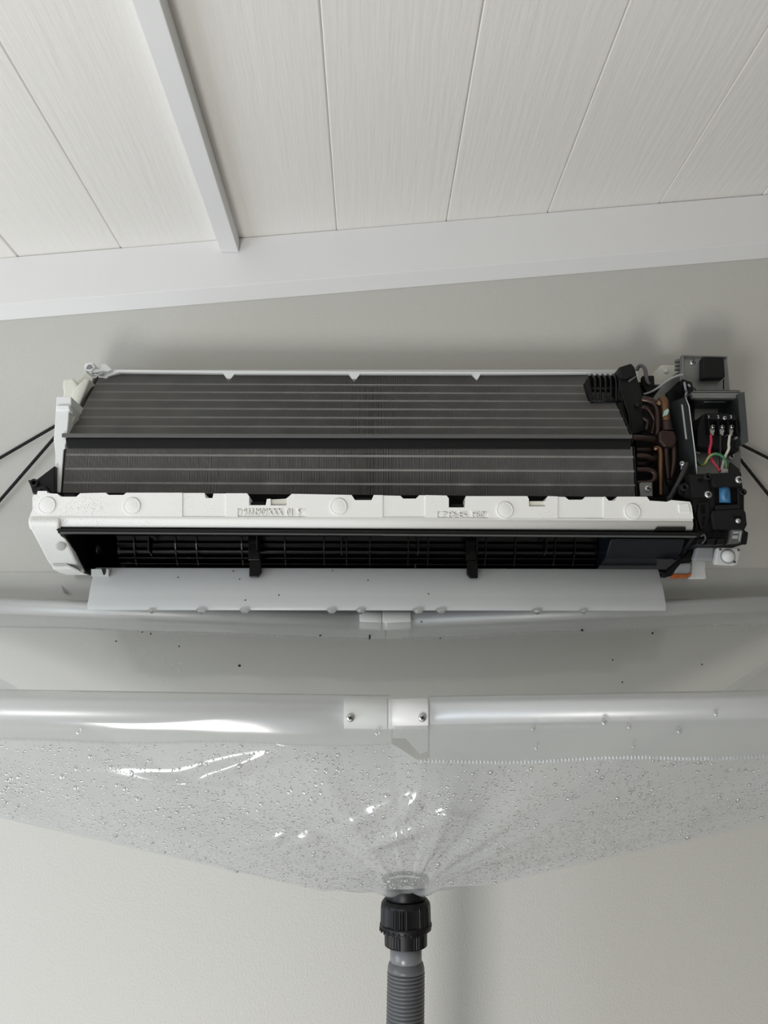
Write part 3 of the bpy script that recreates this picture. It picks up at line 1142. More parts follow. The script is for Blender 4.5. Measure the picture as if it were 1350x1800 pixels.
# plate under the terminals
mb = MB()
mb.bpx(1222, 785, 1302, 835, -0.128, -0.125)
lp = obj('lower_plate', mb, 'galvanised', AC)
mb = MB()
screw_mesh(mb, P(1285, 803, -0.128), 0.0046)
obj('screw', mb, ['steel', 'slot_dark'], lp)
mb = MB()
screw_mesh(mb, P(1226, 794, -0.128), 0.0036)
obj('screw', mb, ['steel', 'slot_dark'], lp)
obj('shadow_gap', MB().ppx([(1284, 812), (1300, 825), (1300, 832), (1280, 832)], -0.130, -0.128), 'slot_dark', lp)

# tall dark side plate of the control box, seen edge-on from the left
xs = P(1219, 770, -0.170).x
mb = MB()


def zz(py, Y):
    return PXZ(xs, Y, py)


prof = [(-0.158, zz(698, -0.158)), (-0.166, zz(714, -0.166)), (-0.172, zz(800, -0.172)), (-0.172, zz(846, -0.172)), (-0.158, zz(861, -0.158)), (-0.08, zz(862, -0.08)), (-0.08, zz(718, -0.08)), (-0.12, zz(706, -0.12))]
mb.xprism(prof, xs - 0.0012, xs)
sp = obj('side_plate', mb, 'dark_galvanised', AC)
mb = MB()
mb.hull8([Vector((xs - 0.0016, -0.150, zz(711, -0.150))), Vector((xs - 0.0016, -0.154, zz(772, -0.154))), Vector((xs - 0.0016, -0.150, zz(772, -0.150))), Vector((xs - 0.0016, -0.146, zz(711, -0.146)))],
         [Vector((xs - 0.0010, -0.150, zz(711, -0.150))), Vector((xs - 0.0010, -0.154, zz(772, -0.154))), Vector((xs - 0.0010, -0.150, zz(772, -0.150))), Vector((xs - 0.0010, -0.146, zz(711, -0.146)))])
obj('slit', mb, 'bright_edge', sp)
mb = MB()
mb.tube([(xs - 0.0006, -0.1585, zz(698, -0.158)), (xs - 0.0006, -0.1665, zz(714, -0.166)), (xs - 0.0006, -0.1725, zz(800, -0.172)), (xs - 0.0006, -0.1725, zz(846, -0.172))], 0.0007, 6)
obj('cut_edge', mb, 'bright_edge', sp)
obj('dark_panel', MB().ppx([(1172, 690), (1200, 664), (1204, 664), (1212, 696), (1214, 760), (1200, 740), (1178, 716)], -0.088, -0.082), 'black_plastic', AC)
obj('inner_post', MB().ppx([(1200, 666), (1216, 672), (1220, 690), (1222, 860), (1216, 860), (1216, 712), (1207, 698)], -0.110, -0.100), 'black_plastic', AC)
mb = MB()
for a, b in (((1203, 672), (1206, 688)), ((1207, 688), (1205, 697)), ((1210, 676), (1213, 680))):
    mb.tube([P(*a, -0.112), P(*b, -0.114)], 0.0016, 6)
obj('harness_clip', mb, 'grey_plastic', AC)
# dark back plate behind the pipes
obj('pipe_bay', MB().ppx([(1118, 700), (1222, 690), (1222, 876), (1118, 876)], -0.072, -0.066), 'matte_black', AC)
obj('bay_liner', MB().ppx([(1168, 800), (1196, 800), (1212, 850), (1200, 874), (1165, 874)], -0.100, -0.094), 'dark_galvanised', AC)

# copper pipes
cu = obj('copper_pipes', MB().tube(spline([P(*p) for p in [(1128, 702, -0.115), (1142, 705, -0.118), (1153, 712, -0.122), (1157, 730, -0.124), (1156, 765, -0.126), (1150, 800, -0.122)]], 6), 0.0048, 12), 'copper', AC)


def pipe(pts, r, mat='copper', n=6, seg=12):
    return obj('pipe', MB().tube(spline([P(*p) for p in pts], n), r, seg), mat, cu)


pipe([(1158, 712, -0.128), (1163, 703, -0.132), (1168, 706, -0.136), (1170, 722, -0.138), (1172, 742, -0.139)], 0.0052, 'brass')
obj('paint_mark', MB().ppx([(1167, 731), (1168, 722), (1174, 718), (1176, 722), (1173, 729)], -0.1445, -0.140), 'mint_paint', cu)
mb = MB()
c = P(1172, 740, -0.139)
mb.lathe([(0.0056, 0), (0.0062, -0.002), (0.0062, -0.008), (0.0074, -0.012), (0.0074, -0.014)], c, (0, 0, 1), 16)
obj('collar', mb, 'copper', cu)
mb = MB()
mb.ppx([(1158, 760), (1164, 755), (1186, 757), (1191, 770), (1189, 782), (1182, 786), (1168, 786), (1158, 776)], -0.150, -0.128)
obj('manifold', mb, 'copper', cu, bevel=0.003)
pipe([(1171, 780, -0.142), (1171, 800, -0.142), (1173, 825, -0.140), (1175, 842, -0.138)], 0.0036)
pipe([(1184, 780, -0.142), (1185, 805, -0.142), (1183, 825, -0.140), (1179, 843, -0.136)], 0.0034)
obj('crimp', MB().ppx([(1170, 838), (1181, 838), (1178, 850), (1175, 852)], -0.140, -0.134), 'copper', cu, bevel=0.001)
pipe([(1150, 789, -0.140), (1158, 788, -0.143), (1161, 796, -0.145), (1161, 820, -0.146), (1161, 845, -0.146), (1162, 872, -0.145)], 0.0033, 'brass')
pipe([(1112, 769, -0.160), (1130, 770, -0.159), (1150, 772, -0.150)], 0.0036)
pipe([(1118, 801, -0.150), (1136, 802, -0.150), (1148, 806, -0.146), (1156, 800, -0.136)], 0.0034)
pipe([(1118, 792, -0.140), (1140, 791, -0.138), (1152, 794, -0.130)], 0.003)
pipe([(1118, 826, -0.152), (1138, 826, -0.152), (1149, 831, -0.152), (1151, 838, -0.152), (1147, 846, -0.152), (1136, 849, -0.152), (1118, 849, -0.152)], 0.0036)
pipe([(1118, 816, -0.130), (1135, 816, -0.130), (1145, 812, -0.125)], 0.003)
pipe([(1128, 716, -0.125), (1140, 720, -0.125), (1150, 740, -0.120), (1146, 762, -0.118)], 0.0026)
pipe([(1130, 735, -0.13), (1138, 742, -0.13), (1136, 756, -0.128)], 0.0026)
# small bracket with a screw at the coil foot
mb = MB()
mb.ppx([(1124, 850), (1128, 848), (1146, 848), (1147, 872), (1126, 872)], -0.166, -0.163)
sb = obj('foot_bracket', mb, 'galvanised', AC)
mb = MB()
screw_mesh(mb, P(1138.5, 859, -0.166), 0.0042)
obj('screw', mb, ['steel', 'slot_dark'], sb)
mb = MB()
screw_mesh(mb, P(1199, 815, -0.165), 0.0032, ax=(-0.6, -0.7, 0))
obj('screw', mb, ['steel', 'slot_dark'], sp)
wire('black_cable', [(1207, 815, -0.166), (1203, 826, -0.168), (1194, 846, -0.170), (1182, 868, -0.174), (1176, 878, -0.178)], 0.0036, 'wire_black')
wire('black_cable', [(1201, 812, -0.160), (1199, 822, -0.160), (1200, 832, -0.160)], 0.002, 'steel')

# black sensor holder in front of the upper coil
ys = -0.150
mb = MB()
mb.ppx([(1088, 645), (1110, 638), (1116, 645), (1122, 668), (1131, 700), (1134, 735), (1133, 758), (1108, 766), (1102, 758), (1096, 735), (1088, 712), (1085, 700), (1088, 672)], -0.118, -0.085)
hold = obj('sensor_holder', mb, 'black_plastic', AC, bevel=0.002)
obj('rib', MB().ppx([(1090, 685), (1094, 684), (1108, 726), (1111, 760), (1107, 760), (1104, 728)], -0.123, -0.117), 'black_plastic', hold, bevel=0.001)
obj('rib', MB().ppx([(1105, 668), (1118, 660), (1119, 662), (1107, 671)], -0.1215, -0.117), 'lip_grey', hold)
obj('cap', MB().ppx([(1090, 645), (1109, 639), (1114, 646), (1118, 660), (1102, 666), (1091, 664)], -0.124, -0.116), 'matte_black', hold, bevel=0.0015)
obj('pivot', MB().lathe([(0.004, 0), (0.004, 0.004), (0.002, 0.005)], P(1120, 712, -0.118), (0, -1, 0), 12), 'matte_black', hold)
mb = MB()
mb.ppx([(1030, 668), (1036, 660), (1090, 660), (1090, 708), (1041, 709), (1036, 698)], -0.100, -0.096)
grd = obj('sensor_guard', mb, 'coil_core', AC)
for i in range(6):
    x_ = 1038 + i * 9.3
    mb = MB().tube(spline([P(x_ + 2, 659, -0.094), P(x_ + 6, 663, -0.108), P(x_ + 8, 672, -0.113), P(x_ + 8, 690, -0.118), P(x_ + 8, 705, -0.119)], 5), 0.0017, 8)
    obj('guard_bar', mb, 'black_plastic', grd)
for y_, Y_ in ((683, -0.114), (705, -0.118)):
    obj('guard_bar', MB().tube([P(1040, y_, Y_), P(1092, y_, Y_)], 0.0018, 8), 'black_plastic', grd)
obj('guard_side', MB().ppx([(1028, 672), (1036, 661), (1044, 706), (1040, 712)], -0.118, -0.108), 'black_plastic', grd, bevel=0.001)
# sensor leads behind the holder
wire('sensor_lead', [(1118, 655, -0.075), (1122, 645, -0.078), (1128, 643, -0.080), (1134, 650, -0.082), (1137, 668, -0.084), (1141, 675, -0.082)], 0.0026, 'lip_grey')
wire('thin_wire', [(1131, 693, -0.096), (1142, 690, -0.098), (1156, 682, -0.100), (1172, 670, -0.102), (1186, 662, -0.104), (1201, 658, -0.104)], 0.0015, 'grey_plastic')
obj('lead_clip', MB().ppx([(1130, 660), (1150, 660), (1152, 690), (1138, 692), (1130, 676)], -0.080, -0.070), 'matte_black', AC, bevel=0.001)

# --- electronics housing under the terminals
Yh = -0.186
mb = MB()
mb.ppx([(1212, 833), (1304, 830), (1307, 862), (1309, 866), (1309, 896), (1312, 902), (1314, 922), (1310, 930), (1306, 958), (1224, 958), (1222, 905), (1217, 880), (1204, 872), (1206, 858), (1212, 852)], Yh, -0.120)
eh = obj('electronics_housing', mb, 'matte_black', AC, bevel=0.002)


def hpart(name, pts, yf, yb=None, mat='black_plastic', bev=0.001):
    return obj(name, MB().ppx(pts, yf, yb if yb else Yh + 0.003), mat, eh, bevel=bev)


hpart('cover', [(1250, 832), (1303, 829), (1306, 855), (1256, 856), (1252, 850)], Yh - 0.008, bev=0.0015, mat='matte_black')
hpart('tray', [(1214, 836), (1246, 836), (1250, 874), (1216, 876)], Yh - 0.003, mat='matte_black')
hpart('pit', [(1226, 841), (1236, 840), (1236, 847), (1226, 848)], Yh - 0.0035, mat='coil_core')
mb = MB()
mb.lathe([(0.0042, 0), (0.0042, 0.007), (0.0022, 0.007), (0.0022, 0.002)], P(1241, 839.5, Yh - 0.003), (0, -1, 0), 16, cap=False)
obj('boss', mb, 'matte_black', eh)
mb = MB()
mb.lathe([(0.0050, 0), (0.0050, 0.006), (0.0024, 0.006), (0.0024, 0.001)], P(1201, 858, Yh + 0.004), (0, -1, 0), 16, cap=False)
obj('boss', mb, 'matte_black', eh)
hpart('ear', [(1193, 852), (1208, 850), (1214, 872), (1206, 876), (1194, 868)], Yh + 0.004, Yh + 0.02)
for x_, y_, r_ in ((1298.5, 843.5, 0.0047), (1244.5, 869.5, 0.0047)):
    mb = MB()
    screw_mesh(mb, P(x_, y_, Yh - 0.008 if y_ < 850 else Yh - 0.003), r_)
    obj('screw', mb, ['steel', 'slot_dark'], eh)
# blue capacitor
hpart('capacitor_pit', [(1256, 856), (1300, 856), (1300, 890), (1256, 890)], Yh - 0.0005, mat='coil_core', bev=0)
mb = MB()
mb.lathe([(0.0070, 0), (0.0070, -0.0215)], P(1272.5, 854, Yh + 0.001), (0.06, 0, 1), 20)
cpz = obj('capacitor', mb, 'label_blue', eh)
mb = MB()
text_into(mb, 'FIN-5', P(1277, 866, Yh - 0.0064), 0.006, (0.06, 0, 1), (-1, 0.35, 0), 0.0001)
obj('marking', mb, 'print_dark', eh)
hpart('frame', [(1258, 888), (1302, 886), (1304, 894), (1258, 897)], Yh - 0.006, mat='matte_black')
hpart('frame', [(1296, 856), (1302, 856), (1303, 888), (1297, 888)], Yh - 0.004)
mb = MB()
mb.lathe([(0.0040, 0), (0.0040, 0.004), (0.0020, 0.004), (0.0020, 0.0)], P(1304, 866, Yh - 0.001), (0, -1, 0), 14, cap=False)
obj('boss', mb, 'black_plastic', eh)
hpart('lower_cover', [(1252, 897), (1306, 894), (1312, 904), (1313, 922), (1308, 932), (1254, 930), (1250, 905)], Yh - 0.008, mat='matte_black', bev=0.002)
hpart('pit', [(1288, 907), (1303, 907), (1303, 917), (1296, 917), (1292, 912)], Yh - 0.0085, mat='coil_core', bev=0)
mb = MB()
mb.lathe([(0.0032, 0), (0.0030, 0.002), (0.0002, 0.003)], P(1296.5, 916, Yh - 0.0085), (0, -1, 0), 14)
obj('pin', mb, 'steel', eh)
hpart('latch', [(1229, 884), (1246, 884), (1249, 904), (1240, 928), (1232, 930), (1226, 905)], Yh - 0.006)
hpart('latch_slot', [(1232, 887), (1239, 887), (1240, 902), (1233, 902)], Yh - 0.0066, mat='coil_core', bev=0)
hpart('latch_slot', [(1235, 908), (1240, 907), (1238, 924), (1234, 924)], Yh - 0.0066, mat='coil_core', bev=0)
hpart('latch_tongue', [(1241, 886), (1246, 887), (1248, 900), (1242, 902)], Yh - 0.0075)
# connector row along the bottom
for i in range(3):
    x_ = 1228 + i * 18
    hpart('connector', [(x_, 934), (x_ + 13, 933), (x_ + 12, 945), (x_ - 2, 946)], Yh - 0.003, mat='black_plastic')
    hpart('connector', [(x_ - 2, 947), (x_ + 12, 946), (x_ + 10, 957), (x_ - 4, 957)], Yh - 0.006, mat='black_plastic')
hpart('connector_hole', [(1247, 935), (1256, 935), (1255, 943), (1246, 944)], Yh - 0.0035, mat='coil_core', bev=0)
hpart('connector_hole', [(1265, 935), (1274, 935), (1273, 943), (1264, 944)], Yh - 0.0035, mat='coil_core', bev=0)
mb = MB()
mb.tube(spline([P(1232, 943, Yh - 0.008), P(1238, 940, Yh - 0.009), P(1240, 948, Yh - 0.009), P(1234, 955, Yh - 0.009)], 5), 0.0009, 6)
obj('wire_loop', mb, 'lip_grey', eh)
hpart('clear_connector', [(1286, 930), (1304, 929), (1307, 934), (1303, 954), (1280, 956), (1284, 944)], Yh - 0.007, mat='lip_grey', bev=0.0012)
hpart('contact', [(1289, 934), (1299, 934), (1299, 938), (1289, 938)], Yh - 0.0078, mat='grey_plastic', bev=0.0003)
hpart('contact', [(1288, 941), (1298, 941), (1297, 947), (1287, 947)], Yh - 0.0078, mat='grey_plastic', bev=0.0003)
hpart('contact', [(1301, 933), (1304, 934), (1301, 951), (1298, 951)], Yh - 0.0078, mat='grey_plastic', bev=0.0003)
hpart('end_flange', [(1306, 930), (1316, 936), (1313, 957), (1305, 957)], Yh - 0.001)
# parts under the housing
mb = MB()
mb.ppx([(1226, 960), (1257, 960), (1257, 985), (1219, 985)], -0.166, -0.155)
obj('motor_body', mb, 'grey_plastic', AC, bevel=0.003)
mb = MB()
mb.ppx([(1261, 962), (1303, 963), (1297, 991), (1293, 994), (1258, 992), (1257, 985)], -0.178, -0.170)
sq = obj('louver_motor', mb, 'white_plastic', AC, bevel=0.0018)
mb = MB()
mb.lathe([(0.0086, 0), (0.0086, 0.0012), (0.0078, 0.0014)], P(1279, 978, -0.178), (0, -1, 0), 28)
obj('ring', mb, 'smudge', sq)
mb = MB()
mb.lathe([(0.0078, 0), (0.0074, 0.0025), (0.0055, 0.0045), (0.003, 0.0055), (0.0002, 0.006)], P(1279, 978, -0.179), (0, -1, 0), 28)
obj('knob', mb, 'nylon', sq)
for x_, y_ in ((1266, 966), (1298, 967), (1291, 988)):
    obj('pin_mark', MB().lathe([(0.0016, 0), (0.0014, 0.001), (0.0002, 0.0012)], P(x_, y_, -0.178), (0, -1, 0), 10), 'lip_grey', sq)
obj('foam_tail', MB().ppx([(1218, 985), (1241, 986), (1240, 1000), (1242, 1017), (1214, 1017), (1216, 995)], -0.145, -0.137), 'white_plastic', AC, bevel=0.001)
obj('bush', MB().ppx([(1196, 990), (1216, 988), (1217, 1002), (1214, 1012), (1184, 1012), (1186, 1002)], -0.150, -0.142), 'grey_plastic', AC, bevel=0.003)
obj('rust_streak', MB().ppx([(1180, 1012), (1186, 1008), (1206, 1009), (1217, 1006), (1215, 1013), (1206, 1016), (1182, 1017)], -0.1525, -0.147), 'orange_rust', AC, bevel=0.0012)
obj('cheek_flange', MB().ppx([(1166, 1008), (1206, 974), (1226, 940), (1230, 958), (1222, 975), (1200, 988), (1180, 1012), (1168, 1016)], -0.149, -0.143), 'black_plastic', AC, bevel=0.001)

# ================================================================== ROPES
def rope(p, q, label):
    p, q = P(*p), P(*q)
    d = (q - p)
    L = d.length
    t = d.normalized()
    n = t.orthogonal().normalized()
    b = t.cross(n)
    at = q
    mb = MB()
    steps = int(L / 0.0011)
    for s in range(3):
        path = []
        for i in range(steps + 1):
            a = 2 * math.pi * (i / steps * L / 0.0095 + s / 3)
            path.append(p + d * (i / steps) + (n * math.cos(a) + b * math.sin(a)) * 0.00115)
        mb.tube(path, 0.0013, 6)
    return setp(obj('rope', mb, 'rope', at=at), label, 'rope', 'ropes tied behind the air conditioner')


rope((100, 747, -0.012), (-110, 868.5, -0.004), 'upper black rope left of the white end post')
rope((100, 764, -0.012), (-110, 1006, -0.004), 'lower, steeper black rope left of the white end post')
rope((1298, 779, -0.012), (1480, 871, -0.004), 'upper black rope right of the terminal compartment')
rope((1300, 806, -0.012), (1480, 1031, -0.004), 'lower, steeper black rope right of the electronics housing')

# ================================================================== WASH BAG
Yf, Yb = -0.370, -0.026
HW = 0.64                                      # half length of the frame
BAG = thing('wash_bag', (0.02, -0.2, P(700, 1560, -0.22).z), 'clear vinyl wash bag with aluminium rails hanging under the air conditioner', 'wash bag')


def rail_pt(X, Yr, pts):
    """rail centre: image rows pts = [(px, py) left, centre, right], straight halves meeting at the centre"""
    a, c, b = [P(px, py, Yr) for px, py in pts]
    if X < c.x:
        t = (X - c.x) / (a.x - c.x)
        return Vector((X, Yr, c.z + (a.z - c.z) * t))
    t = (X - c.x) / (b.x - c.x)
    return Vector((X, Yr, c.z + (b.z - c.z) * t))


FP = [(0, 1245), (678, 1255), (1350, 1243)]
BP = [(0, 1066), (678, 1091), (1350, 1062)]
xc = P(678, 1255, Yf).x
frail_l = obj('rail', MB().tube([rail_pt(-HW, Yf, FP), rail_pt(xc - 0.004, Yf, FP)], 0.0098, 24), 'aluminium', BAG)
frail_r = obj('rail', MB().tube([rail_pt(xc + 0.004, Yf, FP), rail_pt(HW, Yf, FP)], 0.0098, 24), 'aluminium', BAG)
xcb = P(678, 1086, Yb).x
obj('rail', MB().tube([rail_pt(-HW, Yb, BP), rail_pt(xcb - 0.004, Yb, BP)], 0.0098, 24), 'aluminium', BAG)
obj('rail', MB().tube([rail_pt(xcb + 0.004, Yb, BP), rail_pt(HW, Yb, BP)], 0.0098, 24), 'aluminium', BAG)
for s in (-1, 1):
    obj('rail', MB().tube([rail_pt(s * HW, Yf, FP), rail_pt(s * HW, Yb, BP)], 0.0098, 20), 'aluminium', BAG)


def connector(xa, xb, Yr, pts, hh, parent):
    """moulded joint: half-round front, square back, two halves"""
    n = 10
    prof = []
    for k in range(n + 1):
        a = -math.pi / 2 + math.pi * k / n
        prof.append((-0.0025 - 0.0105 * math.cos(a), hh * math.sin(a) if abs(math.sin(a)) < 0.99 else hh * math.sin(a)))
    prof = [(0.011, -hh)] + [(-0.004, -hh)] + prof[1:-1] + [(-0.004, hh), (0.011, hh)]
    ca, cb = rail_pt(xa, Yr, pts), rail_pt(xb, Yr, pts)
    mb = MB()
    A = [ca + Vector((0, y, z)) for y, z in prof]
    B = [cb + Vector((0, y, z)) for y, z in prof]
    m = len(prof)
    mb.add(A + B, [tuple(range(m)), tuple(reversed(range(m, 2 * m)))])
    for i in range(m):
        mb.f.append([i, i + m, (i + 1) % m + m, (i + 1) % m])
        mb.m.append(0)
        mb.s.append(0 < i < m - 2)
    return obj('connector', mb, 'nylon', parent, bevel=0.0012)


xa_, xm_, xb_ = P(605, 1255, Yf).x, P(681, 1255, Yf).x, P(752, 1255, Yf).x
for a, b in ((xa_, xm_), (xm_ + 0.0004, xb_)):
    cn = connector(a, b, Yf, FP, 0.0128, BAG)
    xs_ = P(616, 1260, Yf - 0.012).x if a == xa_ else P(742, 1260, Yf - 0.012).x
    pr_ = rail_pt(xs_, Yf, FP)
    mb = MB()
    screw_mesh(mb, pr_ + Vector((0, -0.0128, -0.003)), 0.0036, h=0.003)
    obj('screw', mb, ['steel', 'slot_dark'], cn)
for xs_ in (707, 739):
    mb = MB()
    q = P(xs_, 1277, Yf)
    screw_mesh(mb, Vector((q.x, Yf + 0.0, rail_pt(q.x, Yf, FP).z - 0.0128)), 0.003, ax=(0, 0, -1), h=0.002)
    obj('screw', mb, ['steel', 'slot_dark'], cn)
xa2, xm2, xb2 = P(632, 1086, Yb).x, P(671, 1086, Yb).x, P(722, 1086, Yb).x
for a, b in ((xa2, xm2), (xm2 + 0.0004, xb2)):
    connector(a, b, Yb, BP, 0.0128, BAG)

# ---- the film panels
ZB = P(700, 1562, -0.25)
BL, BR = P(566, 1567, -0.250), P(858, 1556, -0.250)     # front edge of the small bottom
KL, KR = Vector((BL.x + 0.012, -0.145, BL.z - 0.008)), Vector((BR.x - 0.012, -0.145, BR.z - 0.006))


def seam_front(X):
    """lower seam of the front sleeve"""
    d = rail_pt(X, Yf, FP).z
    xl_, xr_ = P(690, 1300, Yf).x, P(735, 1300, Yf).x
    drop_l, drop_r = 0.0262, 0.0410
    t = min(1, max(0, (X - xl_) / (xr_ - xl_)))
    q = drop_l + (drop_r - drop_l) * t
    return Vector((X, Yf - 0.008 + 0.004, d - q + 0.0012 * math.sin(X * 37)))


def seam_back(X):
    d = rail_pt(X, Yb, BP).z
    return Vector((X, Yb - 0.012, d - 0.026 + 0.0008 * math.sin(X * 31 + 1)))


OUT = Vector((P(713, 1575, -0.195).x, -0.195, P(713, 1561, -0.195).z))      # mouth of the drain


def wrinkle(p, k):
    """relief of the hanging film: creases fanning out of the drain and slow waves"""
    dx, dz = p.x - OUT.x, p.z - OUT.z
    r_ = math.hypot(dx, dz) + 1e-4
    an = math.atan2(dz, dx)
    fan = noise.noise(Vector((an * 3.4 + k, r_ * 2.5, k))) * 0.006 * math.exp(-((r_ - 0.10) / 0.13) ** 2)
    fan += (0.5 - abs(noise.noise(Vector((an * 6.0 - k, r_ * 5, 3 + k))))) * 0.0035 * math.exp(-((r_ - 0.08) / 0.10) ** 2)
    slow = noise.noise(Vector((p.x * 4.0, p.z * 11.0, k * 1.7))) * 0.007
    fine = noise.noise(Vector((p.x * 17, p.z * 24, k + 5))) * 0.0016
    return fan + slow + fine


FN = Vector((0, -0.83, -0.55)).normalized()


# creases that stand out of the sheet: centre, half length, half height, depth, slope
DENTS = [(P(482, 1470, -0.30), 0.020, 0.0060, 0.0048, 0.25), (P(540, 1468, -0.30), 0.014, 0.0065, 0.0052, 0.35), (P(700, 1464, -0.30), 0.026, 0.0070, 0.0055, 0.45),
         (P(800, 1426, -0.31), 0.020, 0.0045, 0.0036, -0.15), (P(640, 1432, -0.31), 0.024, 0.0080, 0.0040, 0.45), (P(400, 1350, -0.35), 0.050, 0.0075, 0.0050, 0.30),
         (P(330, 1375, -0.34), 0.050, 0.0060, 0.0032, -0.12), (P(715, 1415, -0.32), 0.010, 0.0100, 0.0042, 0.9), (P(860, 1500, -0.29), 0.050, 0.0090, 0.0035, -0.2)]


def front_pt(u, v):
    X = lin(-HW + 0.004, HW - 0.004, u)
    t = seam_front(X)
    bt = BL.lerp(BR, u)
    if v > 0:
        # bottom edge dips towards the drain
        dip = math.exp(-((bt.x - OUT.x) / 0.030) ** 2) * 0.001
        bt = bt + Vector((0, 0, -dip))
    p = t.lerp(bt, v)
    w = math.sin(math.pi * min(1, max(0, v))) ** 0.7 if 0 < v < 1 else 0
    edge = min(1, min(u, 1 - u) * 12)
    if 0 < v < 1:
        q = wrinkle(p, 1.3) * w * min(1, min(u, 1 - u) * 12)
        fade = max(0.0, min(1.0, (0.62 - u) * 5.0))
        amp = 0.008 + 0.0155 * fade * (1.0 + 0.22 * noise.noise(Vector((p.x * 9, 2.0, 0))))
        bel = amp * math.sin(math.pi * v) ** 2 * min(1, min(u, 1 - u) * 6)
        p = p + FN * q + Vector((0, -0.97, 0.12)) * bel
        for c, ax, az, am, sk in DENTS:
            dx, dz = p.x - c.x, p.z - c.z - sk * (p.x - c.x)
            g = (dx / ax) ** 2 + (dz / az) ** 2
            if g < 9:
                p = p + Vector((0, -1, 0)) * am * 1.35 * math.exp(-g)
    return p


def front_u(X, v):
    """u of the column that crosses X at height v"""
    a, b = lin(-HW, BL.x, v), lin(HW, BR.x, v)
    return (X - a) / (b - a)


obj('front_panel', MB().grid(front_pt, 320, 110), 'vinyl', BAG, recalc=False)


def back_pt(u, v):
    X = lin(-HW + 0.004, HW - 0.004, u)
    p = seam_back(X).lerp(KL.lerp(KR, u), v)
    w = math.sin(math.pi * v) if 0 < v < 1 else 0
    return p + Vector((0, -0.9, 0.3)) * (wrinkle(p, 4.1) * 0.5 * w)


obj('back_panel', MB().grid(back_pt, 140, 40), 'vinyl_back', BAG, recalc=False)
for s in (0, 1):
    def side_pt(u, v, s=s):
        return front_pt(s, v).lerp(back_pt(s, v), u)
    obj('side_panel', MB().grid(side_pt, 20, 24), 'vinyl_back', BAG, recalc=False)
for s in (0, 1):
    mb = MB()
    sg = 1 if s == 0 else -1

    def strip(u, v, s=s, sg=sg):
        p = back_pt(s, 0.01 + 0.97 * v)
        q = back_pt(s + sg * 0.02, 0.01 + 0.97 * v)
        return p + Vector((sg * 0.014 * u, -0.004 * (1 - u), -0.004 + 0.004 * u)) + (q - p) * 0.0
    mb.grid(strip, 2, 40)
    obj('side_seam', mb, 'vinyl', BAG, recalc=False)
# bottom, drawn down to the drain mouth
mb = MB()
rim = []
N = 24
for i in range(N):
    rim.append(front_pt(i / N, 1.0))
for i in range(8):
    rim.append(front_pt(1, 1).lerp(back_pt(1, 1), i / 8))
for i in range(N):
    rim.append(back_pt(1 - i / N, 1.0))
for i in range(8):
    rim.append(back_pt(0, 1).lerp(front_pt(0, 1), i / 8))
nn = len(rim)
rings = []
for k in range(9):
    t = k / 8
    row = []
    for p in rim:
        a = math.atan2(p.y - OUT.y, p.x - OUT.x)
        q = OUT + Vector((math.cos(a) * 0.021, math.sin(a) * 0.021, 0.0))
        e = p.lerp(q, t)
        e.z = lin(p.z, q.z, t) + 0.006 * math.sin(math.pi * t) * math.sin(a * 7)
        row.append(e)
    rings.append(row)
mb.add([p for r_ in rings for p in r_], [(k * nn + i, k * nn + (i + 1) % nn, (k + 1) * nn + (i + 1) % nn, (k + 1) * nn + i) for k in range(8) for i in range(nn)], smooth=True)
obj('bottom_panel', mb, 'vinyl', BAG, recalc=False)


def sleeve(xa, xb, Yr, pts, seam, rr, name='rail_sleeve', mat='vinyl_back', fb=1):
    mb = MB()

    def fn(u, v):
        X = lin(xa, xb, u)
        c = rail_pt(X, Yr, pts)
        sm = seam(X)
        wob = 0.0012 * noise.noise(Vector((X * 9, v * 3, rr * 100)))
        if v < 0.4:                            # front film hanging to the seam
            t = v / 0.4
            top_ = c + Vector((0, -rr, 0.002))
            p = (sm + Vector((0, -0.0012, 0))).lerp(top_, t)
            return p + Vector((0, -1, 0)) * (0.0025 * math.sin(math.pi * t) + wob * math.sin(math.pi * t))
        if v < 0.7:
            a = math.pi * (v - 0.4) / 0.3
            return c + Vector((0, -rr * math.cos(a), 0.002 + rr * math.sin(a)))
        t = (v - 0.7) / 0.3
        top_ = c + Vector((0, rr, 0.002))
        return top_.lerp(sm + Vector((0, 0.0012, 0)), t)
    mb.grid(fn, 60, 40)
    return obj(name, mb, mat, BAG, recalc=False)


sleeve(-HW + 0.02, P(688, 1255, Yf).x, Yf, FP, seam_front, 0.0142)
sleeve(P(754, 1255, Yf).x, HW - 0.02, Yf, FP, seam_front, 0.0128)
sleeve(-HW + 0.02, P(676, 1086, Yb).x, Yb, BP, seam_back, 0.0106)
sleeve(P(676, 1086, Yb).x + 0.002, HW - 0.02, Yb, BP, seam_back, 0.0106)
# clear reinforcing patch between the halves
mb = MB()
pp = [P(x, y, Yf - 0.011) for x, y in ((690, 1279), (752, 1279), (752, 1320), (738, 1326), (713, 1298), (690, 1298))]
mb.loop(pp, Yf - 0.0105)
obj('patch', mb, 'vinyl_back', BAG)


